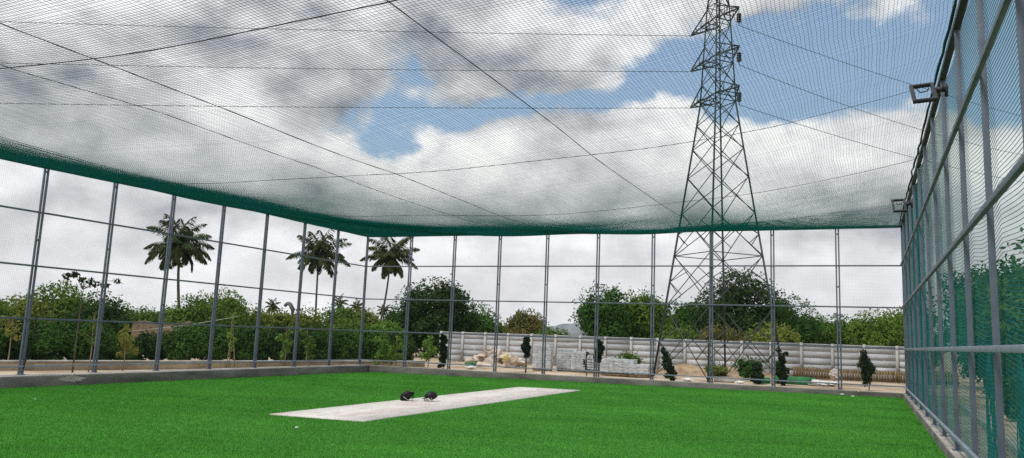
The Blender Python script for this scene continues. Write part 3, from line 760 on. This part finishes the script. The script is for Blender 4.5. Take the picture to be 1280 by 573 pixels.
def tree(name, x, y, ztop, rx, kind, label, cat='tree', group=None, n=3600, ls=.17, z0=.1, low=.12, bark='bark', nl=20, seed=0, squash=1.0):
    g = np.random.default_rng(seed*31+5)
    Ht = ztop - z0; t = thing(name, (x, y, z0), label, cat, group, rz=0)
    ry = rx*.9*squash; zc = Ht*(.5+low/2); rz_ = Ht*(1-low)/2
    lobes = []
    for k_ in range(nl):
        d = g.normal(size=3); d /= np.linalg.norm(d); q = .62+.30*g.random()
        if k_ < 3: q *= .3
        r_ = min(rx, rz_)*(.24+.24*g.random())
        lobes.append((d[0]*(rx-r_*.8)*q*1.15, d[1]*(ry-r_*.8)*q*1.15, zc+d[2]*(rz_-r_*.85)*q*1.15, r_))
    lobes.append((0, 0, zc, min(rx, rz_)*.62))
    b = MB(); c, a_, b_ = leaves(g, lobes, n, ls); keep = c[:, 2] > .02
    b.rhombs(c[keep], a_[keep], b_[keep])
    # stray sprays break the outline
    m_ = n//34; d = g.normal(size=(m_, 3)); d[:, 2] = np.abs(d[:, 2]); d /= np.linalg.norm(d, axis=1)[:, None]
    c = np.array([0, 0, zc]) + d*np.array([rx, ry, rz_])*(.88+.2*g.random(m_))[:, None]
    c = np.repeat(c, 3, 0)+g.normal(0, ls*.9, (m_*3, 3)); tt = g.normal(size=(m_*3, 3)); tt /= np.linalg.norm(tt, axis=1)[:, None]
    b2 = np.cross(tt, g.normal(size=(m_*3, 3))); b2 /= np.linalg.norm(b2, axis=1)[:, None]
    b.rhombs(c, tt*ls*.8, b2*ls*.35)
    b.build('crown', LM[kind], t)
    w = MB(); r0 = max(.04, .035*Ht)
    bend = g.normal(0, .05, 2)*Ht
    stem = np.array([(bend[0]*s*s, bend[1]*s*s, zc*1.15*s) for s in np.linspace(0, 1, 7)])
    w.tube(stem, np.linspace(r0, r0*.45, 7), 7)
    for lb in lobes[3:11]:
        s0 = stem[int(g.integers(2, 6))]; e = np.array(lb[:3]); md = (s0+e)/2+np.array([0, 0, -.06*Ht])
        w.tube([s0, md, e], [r0*.42, r0*.3, r0*.12], 5)
    w.build('trunk', M[bark], t, smooth=True)
    return t
hedge = 'hedge shrubs behind the low beige wall'
ordn = ['first', 'second', 'third', 'fourth', 'fifth', 'sixth', 'seventh', 'eighth', 'ninth', 'tenth', 'eleventh', 'twelfth', 'thirteenth', 'fourteenth']
rows = [(-28.62,18.60,1.70,1.15),(-28.43,19.76,1.62,1.0),(-27.80,20.75,1.72,1.05),(-27.06,21.6,1.60,.98),(-26.71,22.7,1.12,.95),(-25.96,23.6,1.25,.9),(-25.16,24.5,1.62,.95),
        (-24.71,25.6,1.74,1.0),(-23.86,26.6,1.80,.95),(-22.95,27.6,1.70,.95),(-22.35,28.9,1.80,.95),(-21.71,30.2,1.68,.95),(-21.23,31.6,1.75,.95),(-20.82,33.0,1.66,.95)]
for i, (x, y, z, r_) in enumerate(rows):
    tree('hedge_shrub', x, y, z, r_, ('hedge', 'dark', 'hedge', 'hedge')[i % 4], '%s dense green shrub from the left in the hedge behind the low beige wall' % ordn[i], 'shrub', hedge, 7000, .085, low=-.12, seed=100+i, nl=26)
tl = [(-37.08,23.80,2.6,1.9,'mid'),(-37.21,25.90,2.66,1.6,'olive'),(-37.22,28.06,3.50,1.95,'mid'),(-31.84,25.93,2.85,1.35,'dark'),(-37.07,32.44,2.5,1.5,'mid'),(-36.92,34.66,2.45,1.45,'mid'),(-33.98,33.69,3.3,1.75,'mid'),
      (-34.06,35.82,3.7,1.35,'mid'),(-33.98,38.01,2.75,1.4,'olive'),(-33.92,40.19,2.75,1.45,'olive'),(-32.31,40.84,2.9,1.5,'olive'),(-31.70,43.25,3.2,1.55,'mid'),(-31.41,45.53,3.1,1.4,'olive'),(-29.2,41.0,2.3,1.4,'mid'),(-27.6,42.5,2.2,1.3,'light')]
tlab = ['mid green round-topped tree over the hedge at the far left', 'olive green low tree over the hedge, second from the left', 'tall pale-topped tree rising between the two leftmost fence posts', 'dark rounded tree right behind the second left fence post',
        'low mid green tree just left of the tall palm', 'low mid green tree directly behind the tall palm trunk', 'broad green tree right of the tall palm', 'tall knobbly-topped tree in the left treeline, right of the tall palm', 'olive tree in the left treeline left of the hooked pipe',
        'olive tree in the treeline behind the hooked pipe', 'yellowish olive tree around the foot of the middle palm', 'mid green tree between the middle palm and the cage corner', 'olive tree right behind the cage corner', 'low green tree below the right palm', 'light green low tree right of the cage corner']
for i, (x, y, z, r_, kd) in enumerate(tl):
    tree('broadleaf_tree', x, y, z, r_, kd, tlab[i], 'tree', 'treeline beyond the left fence', 9000, .11, low=-.05, seed=200+i, nl=28)
tb = [(-26.02,45.56,5.2,2.7,'dark'),(-29.0,47.2,3.35,1.8,'dark'),(-24.2,48.26,3.6,1.7,'hedge'),(-29.86,63.43,2.8,1.9,'olive'),(-24.31,57.04,3.7,1.75,'brown'),(-15.3,47.87,5.05,1.9,'hedge'),(-13.9,50.5,4.8,2.3,'mid'),(-12.98,57.33,4.6,2.0,'hedge'),
      (-11.69,62.17,5.0,2.4,'dark'),(-8.21,57.11,6.7,3.2,'dark'),(-5.6,60.3,5.4,2.6,'hedge'),(-3.80,63.22,3.75,2.2,'mid'),(-2.27,68.15,4.2,2.3,'hedge'),(.81,62.93,4.42,2.4,'mid'),(3.18,66.05,4.85,2.4,'mid'),(-5.26,49.67,2.9,1.7,'olive'),(-8.09,48.2,2.6,1.6,'brown'),(-10.4,47.4,2.5,1.5,'mid'),(-20.5,52.5,2.2,1.6,'mid')]
blab = ['big dark green tree at the left end of the grey wall', 'dark tree half hidden by the right palm', 'green shoulder tree on the right of the big dark tree', 'small olive tree far off over the grey wall', 'brownish bushy tree standing alone over the grey wall', 'tall green tree right of the distant hill',
        'broad mid green tree between the hill and the pylon', 'green tree just left of the pylon', 'dark tree behind the left legs of the pylon', 'largest dark round tree directly behind the pylon', 'tree sloping down on the right of the pylon', 'low mid green tree right of the pylon',
        'pointed dark tree over the wall near the right fence', 'pale green round tree beside the right fence corner', 'green tree half behind the right fence', 'olive bush behind the wall under the pylon tree', 'brownish bush behind the wall between the pylon legs', 'low green bush behind the wall left of the pylon', 'low tree line bush left of the distant hill']
for i, (x, y, z, r_, kd) in enumerate(tb):
    tree('broadleaf_tree', x, y, z, r_, kd, blab[i], 'tree', 'trees behind the grey wall', 15000 if r_ > 2 else 9000, .13, low=-.04, seed=300+i, nl=28)
rt = [(4.6,38.0,5.2,2.3,'hedge'),(5.4,34.0,4.9,2.2,'dark'),(4.4,30.0,4.4,1.8,'hedge'),(4.0,25.5,4.0,1.5,'dark'),(6.8,44,5.4,2.6,'mid')]
rlab = ['tall green tree seen through the far part of the right net', 'dark tree seen through the middle of the right net', 'green tree seen through the right net, before the dark one', 'dark tree nearest behind the right fence posts', 'tallest pale tree far behind the right net']
for i, (x, y, z, r_, kd) in enumerate(rt):
    tree('broadleaf_tree', x, y, z, r_, kd, rlab[i], 'tree', 'trees outside the right fence', 8000, .12, low=.05, seed=400+i, nl=24)
tree('young_tree', 2.62, 15.2, 3.6, .85, 'mid', 'leafy young tree close outside the right fence at the frame edge', 'tree', None, 2200, .085, low=.12, seed=450, bark='bark_pale')
tree('shrub', 2.35, 13.0, 1.25, .45, 'mid', 'low leafy shrub under the young tree outside the right fence', 'shrub', None, 700, .07, low=.02, seed=451)
for i, (x, y, lab) in enumerate([(3.2, 21, 'small green shrub outside the right fence, nearest the camera'), (3.4, 24.3, 'small green shrub outside the right fence, farther off')]):
    tree('shrub', x, y, 1.1, .6, 'hedge', lab, 'shrub', None, 900, .08, low=.0, seed=460+i)
for x, y, z, r_, kd, lab in [(-10.9, 38.6, 1.05, .75, 'mid', 'green grassy bush at the left edge of the dirt mound'), (-4.9, 36.6, 1.05, .7, 'hedge', 'green bush at the right foot of the pylon'), (-6.2, 36.0, .65, .55, 'olive', 'dry olive bush on the mound in front of the pylon')]:
    tree('bush', x, y, z, r_, kd, lab, 'bush', None, 1500, .09, low=.0, seed=int(-x*100), squash=.8)

def sapling(x, y, ztop, r_, kind, label, n=300, ls=.07, stems=1, low=.35, name='sapling', bark='bark_pale', lean=(0, 0), seed=0, z0=.1):
    g = np.random.default_rng(seed*17+3); Ht = ztop-z0
    t = thing(name, (x, y, z0), label, 'sapling'); lobes = []
    nk = 18 if name == 'columnar_shrub' else 9; jt = .22 if nk > 9 else .4
    for k_ in range(nk):
        s = low+(1-low)*(k_+.5)/nk; rr = r_*(1-.5*abs(2*(s-low)/(1-low)-.9))
        lobes.append((lean[0]*s*s*Ht+g.normal(0, r_*jt), lean[1]*s*s*Ht+g.normal(0, r_*jt), s*Ht*.95, max(.05, rr*.55)))
    b = MB(); c, a_, b_ = leaves(g, lobes, n, ls, hang=.6); b.rhombs(c, a_, b_); b.build('crown', LM[kind], t)
    w = MB()
    for q in range(stems):
        o_ = g.normal(0, .08, 2) if stems > 1 else (0, 0)
        w.tube([(o_[0]*(1-s)+lean[0]*s*s*Ht+.03*math.sin(5*s+q), o_[1]*(1-s)+lean[1]*s*s*Ht, s*Ht*.92) for s in np.linspace(0, 1, 8)], np.linspace(.022, .008, 8), 5)
    for lb in lobes: w.tube([(lean[0]*.5*Ht*(lb[2]/Ht)**2, lean[1]*.5*Ht*(lb[2]/Ht)**2, lb[2]*.85), lb[:3]], [.009, .005], 4)
    w.build('trunk', M[bark], t)
    return t
sapling(-23.61, 16.31, 1.86, .38, 'yellow', 'thin sapling with yellowish leaves at the far left', 160, .06, low=.55, seed=1)
sapling(-21.37, 17.22, 2.0, .22, 'mid', 'tall slender sapling behind the second left fence post', 120, .07, low=.45, seed=2)
sapling(-21.30, 18.33, 1.62, .36, 'yellow', 'yellow-green leafy sapling right of the second left fence post', 320, .065, low=.35, seed=3)
sapling(-21.20, 22.69, 2.28, .25, 'light', 'bare-stemmed sapling with several thin stems right of the tall palm', 110, .06, 3, low=.3, seed=4)
sapling(-20.6, 24.9, 1.85, .34, 'light', 'leafy light green sapling right of the hooked pipe', 260, .07, low=.2, seed=5)
sapling(-20.4, 25.9, 1.7, .30, 'mid', 'leafy sapling between the hooked pipe and the cage corner', 260, .07, low=.2, seed=6)
sapling(-18.68, 28.7, 1.60, .42, 'light', 'bright green sapling just right of the cage corner', 420, .075, low=.1, seed=7)
sapling(-18.10, 28.75, 1.55, .38, 'light', 'second bright green sapling right of the cage corner', 360, .075, low=.15, seed=8)
sapling(-18.15, 31.48, 1.58, .42, 'light', 'light green round sapling at the left end of the grey wall', 420, .075, low=.25, seed=9)
# overhanging dark twig
t = thing('slender_tree', (-21.75, 17.0, .1), 'slender tree with dark drooping leaf sprays above the hedge', 'tree'); g = np.random.default_rng(77)
w = MB(); w.tube([(0, 0, 0), (.02, 0, 1.2), (0, .02, 2.0), (.05, 0, 2.7)], [.025, .02, .015, .008], 6)
lob = []
for ex, ez in ((-.45, 2.86), (.0, 2.75), (.35, 2.62), (.62, 2.60), (.92, 2.74), (-.25, 2.9), (.2, 2.7)):
    w.tube([(.02, 0, 2.45), (ex*.5, ex*.2, ez-.02), (ex, ex*.4, ez)], [.01, .008, .004], 5); lob.append((ex, ex*.4, ez-.02, .11))
w.build('trunk', M['bark'], t); b = MB(); c, a_, b_ = leaves(g, lob, 170, .075, hang=.5); b.rhombs(c, a_, b_).build('crown', LM['black'], t)
cols = [(-16.07,29.09,1.70,.26,'dark columnar shrub at the left end of the rubble heap',(0,0),.12,1),(-12.35,28.98,1.70,.24,'dark shrub with a bushy head on two bare stems before the pavers',(0,0),.50,2),
        (-9.61,29.56,1.66,.26,'dark top-heavy shrub on thin stems beside the wrapped pavers',(.02,0),.45,2),(-7.0,30.58,1.45,.30,'dark columnar shrub leaning left before the pylon',(-.22,0),.05,1),
        (-2.99,31.71,1.50,.32,'dark columnar shrub right of the pylon beside the green rolls',(-.05,0),.05,1),(.02,31.85,1.60,.36,'dark columnar shrub standing on the sand near the right fence',(-.12,0),.16,1),(-4.0,32.2,.95,.3,'small dark shrub at the right foot of the pylon',(0,0),.05,1)]
for i, (x, y, z, r_, lab, ln, lw, st) in enumerate(cols):
    sapling(x, y, z, r_, 'black', lab, 1500, .065, st, lw, 'columnar_shrub', 'bark', ln, 40+i)
sapling(-10.2, 29.95, 1.30, .16, 'black', 'thin dark seedling left of the top-heavy shrub', 60, .06, 1, .2, 'seedling', 'bark', seed=60)

def palm(x, y, zb, zc, rad, label, group, nf=24, nleaf=34, seed=0, rt=.16, bend=(.0, .0), lw=.05):
    g = np.random.default_rng(seed); t = thing('palm_tree', (x, y, zb), label, 'palm tree', group)
    Hc = zc-zb; w = MB()
    pts = [(bend[0]*(1-s)**2, bend[1]*(1-s)**2, Hc*s) for s in np.linspace(0, 1, 14)]
    w.tube(pts, rt*(1-.35*np.linspace(0, 1, 14)+.35*np.exp(-np.linspace(0, 1, 14)*12)), 9)
    w.build('trunk', M['palm_bark'], t, smooth=True)
    b = MB(); rb = MB()
    for k_ in range(nf):
        az = k_*2.39996+g.normal(0, .15); fk = k_/(nf-1); e0 = R(86-142*fk**.95+g.normal(0, 6)); L = rad*(.98+.22*g.random())*(1.0-.42*max(0, fk-.65)/.35)
        s = np.linspace(0, 1, nleaf); el = np.maximum(e0-(R(58)+.35*g.random())*s**1.6, R(-84)-.06*s)
        dl = L/(nleaf-1); hx = np.cumsum(np.cos(el))*dl; hz = np.cumsum(np.sin(el))*dl
        dr = np.array([math.cos(az), math.sin(az)]); P = np.stack([dr[0]*hx, dr[1]*hx, Hc+hz], -1)
        rb.tube(P[::3], np.linspace(.03, .008, len(P[::3])), 4)
        T = np.gradient(P, axis=0); T /= np.linalg.norm(T, axis=1)[:, None]; S = np.array([-dr[1], dr[0], 0])
        ll = L*.34*np.sin(np.pi*np.clip(.12+.86*s, 0, 1))**.7
        for sd in (-1, 1):
            D = .55*T+sd*S*.62+np.array([0, 0, -.8])+g.normal(0, .13, (nleaf, 3)); D /= np.linalg.norm(D, axis=1)[:, None]
            c = P+D*(ll/2)[:, None]; Wd = np.cross(D, np.array([0, 0, 1.]) + g.normal(0, .4, (nleaf, 3))); Wd /= np.linalg.norm(Wd, axis=1)[:, None]
            b.rhombs(c[2:], (D*(ll/2)[:, None])[2:], Wd[2:]*lw)
    fr = b.build('crown', LM['palm'], t); rb.build('rachis', M['bark'], fr)
    return t
pg = 'tall coconut palms beyond the left fence'
palm(-52.85, 49.75, .1, 8.25, 2.8, 'tallest-looking coconut palm, nearest the left edge of the frame', pg, 31, 48, 1, .14, (1.0, .4), .06)
palm(-56.2, 72.2, .1, 10.0, 3.2, 'middle coconut palm of the three behind the left fence', pg, 28, 46, 2, .13, (.3, .1), .07)
palm(-48.8, 75.1, .1, 10.0, 3.1, 'coconut palm with an upright tuft right behind the cage corner', pg, 29, 46, 3, .13, (-1.2, -.3), .07)
dg = 'small palms far off over the left treeline'
for i, (x, y, z, r_, lab) in enumerate([(-82.5, 96, 4.9, 1.3, 'small far palm behind the hooked pipe'), (-79.3, 108.1, 6.1, 1.5, 'small far palm left of the cage corner'), (-73.7, 105, 5.4, 1.3, 'smallest far palm close to the cage corner'), (-72.6, 110.8, 5.2, 1.2, 'small far palm right behind the corner post')]):
    palm(x, y, .1, z, r_, lab, dg, 16, 18, 10+i, .14, (0, 0), .09)

# ------------------------------------------------------------------ sky
world = bpy.data.worlds.new('World'); bpy.context.scene.world = world; world.use_nodes = True
nt = world.node_tree; N, L = nt.nodes, nt.links; N.clear()
out = N.new('ShaderNodeOutputWorld'); bg = N.new('ShaderNodeBackground'); bg.inputs['Strength'].default_value = .15
L.new(bg.outputs[0], out.inputs['Surface'])
SUN_EL, SUN_AZ = 58.0, -150.0         # azimuth from +Y towards +X
sky = N.new('ShaderNodeTexSky'); sky.sky_type = 'NISHITA'; sky.sun_disc = False
sky.sun_elevation = R(SUN_EL); sky.sun_rotation = R(SUN_AZ); sky.air_density = 1.0; sky.dust_density = 1.0; sky.ozone_density = 1.5
tc = N.new('ShaderNodeTexCoord'); sp = N.new('ShaderNodeSeparateXYZ'); L.new(tc.outputs['Generated'], sp.inputs[0])
def mth(op, *a, clamp=False):
    n_ = N.new('ShaderNodeMath'); n_.operation = op; n_.use_clamp = clamp
    for i, v in enumerate(a):
        if isinstance(v, (int, float)): n_.inputs[i].default_value = v
        else: L.new(v, n_.inputs[i])
    return n_.outputs[0]
def noise(vec, sc, det, ro, off=(0, 0, 0), scl=(1, 1, 1), dist=0.0, col=False):
    mp = N.new('ShaderNodeMapping'); mp.inputs['Location'].default_value = off; mp.inputs['Scale'].default_value = scl
    L.new(vec, mp.inputs['Vector']); n_ = N.new('ShaderNodeTexNoise'); n_.inputs['Scale'].default_value = sc
    n_.inputs['Detail'].default_value = det; n_.inputs['Roughness'].default_value = ro; n_.inputs['Distortion'].default_value = dist
    L.new(mp.outputs[0], n_.inputs['Vector']); return n_.outputs['Color' if col else 'Fac']
G = tc.outputs['Generated']
wp = N.new('ShaderNodeSeparateXYZ'); L.new(noise(G, 6, 4, .6, (3.1, 1.7, .4), col=True), wp.inputs[0])
az = mth('MULTIPLY', mth('ARCTAN2', sp.outputs[0], sp.outputs[1]), 57.2958)
el = mth('MULTIPLY', mth('ARCSINE', sp.outputs[2]), 57.2958)
az = mth('ADD', az, mth('MULTIPLY_ADD', wp.outputs[0], 13.0, -6.5)); el = mth('ADD', el, mth('MULTIPLY_ADD', wp.outputs[1], 6.0, -3.0))
FEAT = [('c',-25,2.0,90,6.0,.42),('c',-52,17,11,6,.22),('c',-36,21,7,2.5,.20),('c',-24,19.5,5,2,.12),('c',-26,12.6,6.5,2.0,.26),('c',-15.5,14.8,4,2.2,.2),('c',-3,12.5,7,1.8,.16),('c',7,11.5,4,2.5,.2),('c',-21.3,16.2,6.5,1.1,-0.20),('c',-28.5,13.7,3.5,0.9,-0.12),('c',-13.6,18.1,2.9,1.4,-0.30),('c',-0.8,18.0,6.9,2.7,-0.44),('c',-33,15.0,2.4,1.0,-.12),('c',-38,13.2,2.0,.8,-.16),('c',-19,17.3,3.2,.9,-.3),('c',-29.5,14.6,2.2,2.2,.12),('c',-2.5,11.0,2.2,.9,-.22),('c',3.5,11.2,2.0,.8,-.16),('c',-4.8,20.3,3.2,1.8,-0.30),('c',-33.9,19.8,2.3,1.0,-0.16),('c',-32.5,12.7,2.6,1.1,-0.20),
('c',-7.9,17.8,2.2,2.7,-0.20),('c',9.0,19.3,2.6,4.0,-0.60),('c',-24.0,9.5,7.6,0.7,-0.10),('c',-6.5,11.4,1.6,1.7,-0.12),('c',-27.8,15.9,3.0,0.8,-0.16),('c',-46.3,13.5,3.0,1.0,-0.06),
('b',-27.0,12.8,5.3,1.9,0.30),('b',-15.3,16.0,3.5,2.0,0.32),('b',-18.8,12.0,6.4,1.7,0.20),('b',-44.0,10.9,2.6,1.2,0.25),('b',-4.9,13.9,3.7,1.4,0.35),('b',1.6,12.5,3.4,1.5,0.25),('b',8.1,11.3,2.6,3.5,0.40),
('b',-54.7,17.6,6.8,1.9,0.22),('b',-49.1,16.9,6.0,1.2,0.12),('b',-33.1,16.9,3.5,1.6,0.12),('b',-38.6,21.9,6.9,1.2,-0.28),('b',-41.4,16.0,4.3,1.3,-0.22),('b',-24.4,19.2,7.2,1.9,-0.26),('b',-24.5,8.8,12.7,1.1,-0.25),
('b',-52.3,12.1,7.5,1.5,-0.16),('b',-0.7,22.8,7.0,1.0,-0.25),('b',-25,1.5,80,5.5,-.20),('b',-51.6,5.1,5.5,1.0,-0.12),('b',-36.7,4.6,4.4,1.1,-0.06),('b',-3.1,5.6,6.0,2.7,0.05),('b',-20.9,4.8,8.6,2.3,0.05)]
acc = {'c': None, 'b': None}
for k_, a0, e0, sa, se, am in FEAT:
    q = mth('ADD', mth('POWER', mth('ABSOLUTE', mth('MULTIPLY_ADD', az, 1/sa, -a0/sa)), 2.0), mth('POWER', mth('ABSOLUTE', mth('MULTIPLY_ADD', el, 1/se, -e0/se)), 2.0))
    v = mth('MULTIPLY', mth('EXPONENT', mth('MULTIPLY', q, -.6)), am*(1.35 if k_ == 'c' else .9))
    acc[k_] = v if acc[k_] is None else mth('ADD', acc[k_], v)
SC = (1, 1, 1.55)
n1 = noise(G, 4.2, 10, .54, (0, 0, 0), SC, .1); n1u = noise(G, 4.2, 4, .5, (0, 0, .05), SC, .1); n3 = noise(G, 2.2, 3, .5, (5, 2, 1), SC)
n5 = noise(G, 17, 7, .58, (2, 7, 1), SC, .2)
bil = mth('ABSOLUTE', mth('MULTIPLY_ADD', noise(G, 9, 5, .5, (1, 4, 2), SC), 2.0, -1.0))      # puffed rims
cov = mth('ADD', mth('MULTIPLY_ADD', n1, 1.7, -.85+.50), acc['c'])
cov = mth('ADD', cov, mth('MULTIPLY', acc['b'], .35)); cov = mth('ADD', cov, mth('MULTIPLY_ADD', bil, .35, -.06))
cov = mth('ADD', cov, mth('MULTIPLY_ADD', n5, .42, -.21))
mask = N.new('ShaderNodeMapRange'); mask.interpolation_type = 'SMOOTHSTEP'; mask.inputs['From Min'].default_value = .20; mask.inputs['From Max'].default_value = .42
L.new(cov, mask.inputs['Value'])
br = mth('ADD', mth('ADD', mth('MULTIPLY', mth('SUBTRACT', n1, n1u), 2.3), acc['b']), mth('MULTIPLY_ADD', n3, .7, .24))
br = mth('ADD', br, mth('MULTIPLY_ADD', n5, .42, -.21)); br = mth('ADD', br, mth('MULTIPLY_ADD', bil, .45, -.10))
lowb = N.new('ShaderNodeMapRange'); lowb.interpolation_type = 'SMOOTHSTEP'; lowb.inputs['From Min'].default_value = 3.0; lowb.inputs['From Max'].default_value = 11.0
lowb.inputs['To Min'].default_value = .42; lowb.inputs['To Max'].default_value = 1.0; L.new(el, lowb.inputs['Value'])
br = mth('MULTIPLY_ADD', mth('SUBTRACT', br, .56), lowb.outputs[0], .56)                      # the far overcast is softer
rp = N.new('ShaderNodeValToRGB'); cr = rp.color_ramp
cr.elements[0].position = .10; cr.elements[0].color = (.34, .36, .42, 1); cr.elements[1].position = .95; cr.elements[1].color = (1.30, 1.30, 1.28, 1)
e = cr.elements.new(.45); e.color = (.75, .765, .79, 1); e = cr.elements.new(.68); e.color = (1.02, 1.03, 1.06, 1)
L.new(br, rp.inputs['Fac'])
gain = N.new('ShaderNodeMixRGB'); gain.blend_type = 'MULTIPLY'; gain.inputs['Fac'].default_value = 1; gain.inputs[2].default_value = (6.67, 6.67, 6.67, 1)
L.new(rp.outputs['Color'], gain.inputs[1])
mx = N.new('ShaderNodeMixRGB'); L.new(mask.outputs[0], mx.inputs['Fac']); air = N.new('ShaderNodeMixRGB'); air.blend_type = 'MULTIPLY'; air.inputs['Fac'].default_value = 1; air.inputs[2].default_value = (1.25, 1.28, 1.22, 1); L.new(sky.outputs[0], air.inputs[1]); hz = N.new('ShaderNodeMixRGB'); hz.inputs['Fac'].default_value = .14; hz.inputs[2].default_value = (5.2, 5.4, 5.7, 1); L.new(air.outputs[0], hz.inputs[1]); L.new(hz.outputs[0], mx.inputs[1]); L.new(gain.outputs[0], mx.inputs[2])
L.new(mx.outputs[0], bg.inputs['Color'])

sl = bpy.data.lights.new('sun', 'SUN'); sl.energy = 2.2; sl.angle = R(14); sl.color = (1, .96, .9)
so = bpy.data.objects.new('sun', sl); C.objects.link(so)
sd = Vector((math.sin(R(SUN_AZ))*math.cos(R(SUN_EL)), math.cos(R(SUN_AZ))*math.cos(R(SUN_EL)), math.sin(R(SUN_EL))))
so.rotation_euler = sd.to_track_quat('Z', 'Y').to_euler()

# ------------------------------------------------------------------ camera
cam = bpy.data.cameras.new('camera'); co = bpy.data.objects.new('camera', cam); C.objects.link(co)
pit, rol, yaw = R(8.533), R(1.992), R(22.1)
F0 = Vector((-math.sin(yaw), math.cos(yaw), 0)); r0 = Vector((math.cos(yaw), math.sin(yaw), 0))
Fw = F0*math.cos(pit)+Vector((0, 0, math.sin(pit))); u0 = -F0*math.sin(pit)+Vector((0, 0, math.cos(pit)))
Rt = math.cos(rol)*r0+math.sin(rol)*u0; Up = math.cos(rol)*u0-math.sin(rol)*r0
m4 = Matrix.Identity(4)
for i in range(3): m4[i][0] = Rt[i]; m4[i][1] = Up[i]; m4[i][2] = -Fw[i]
m4[0][3], m4[1][3], m4[2][3] = 0, 0, 1.583
co.matrix_world = m4
cam.sensor_width = 36; cam.lens = 995.062/1280*36; cam.shift_x = -41.135/1280; cam.shift_y = -12.903/1280
cam.clip_start = .05; cam.clip_end = 8000
S = bpy.context.scene; S.camera = co
S.view_settings.view_transform = 'Standard'; S.view_settings.look = 'None'; S.view_settings.exposure = 0; S.view_settings.gamma = 1
S.cycles.max_bounces = 6; S.cycles.diffuse_bounces = 3; S.cycles.transparent_max_bounces = 12
S.cycles.use_denoising = False
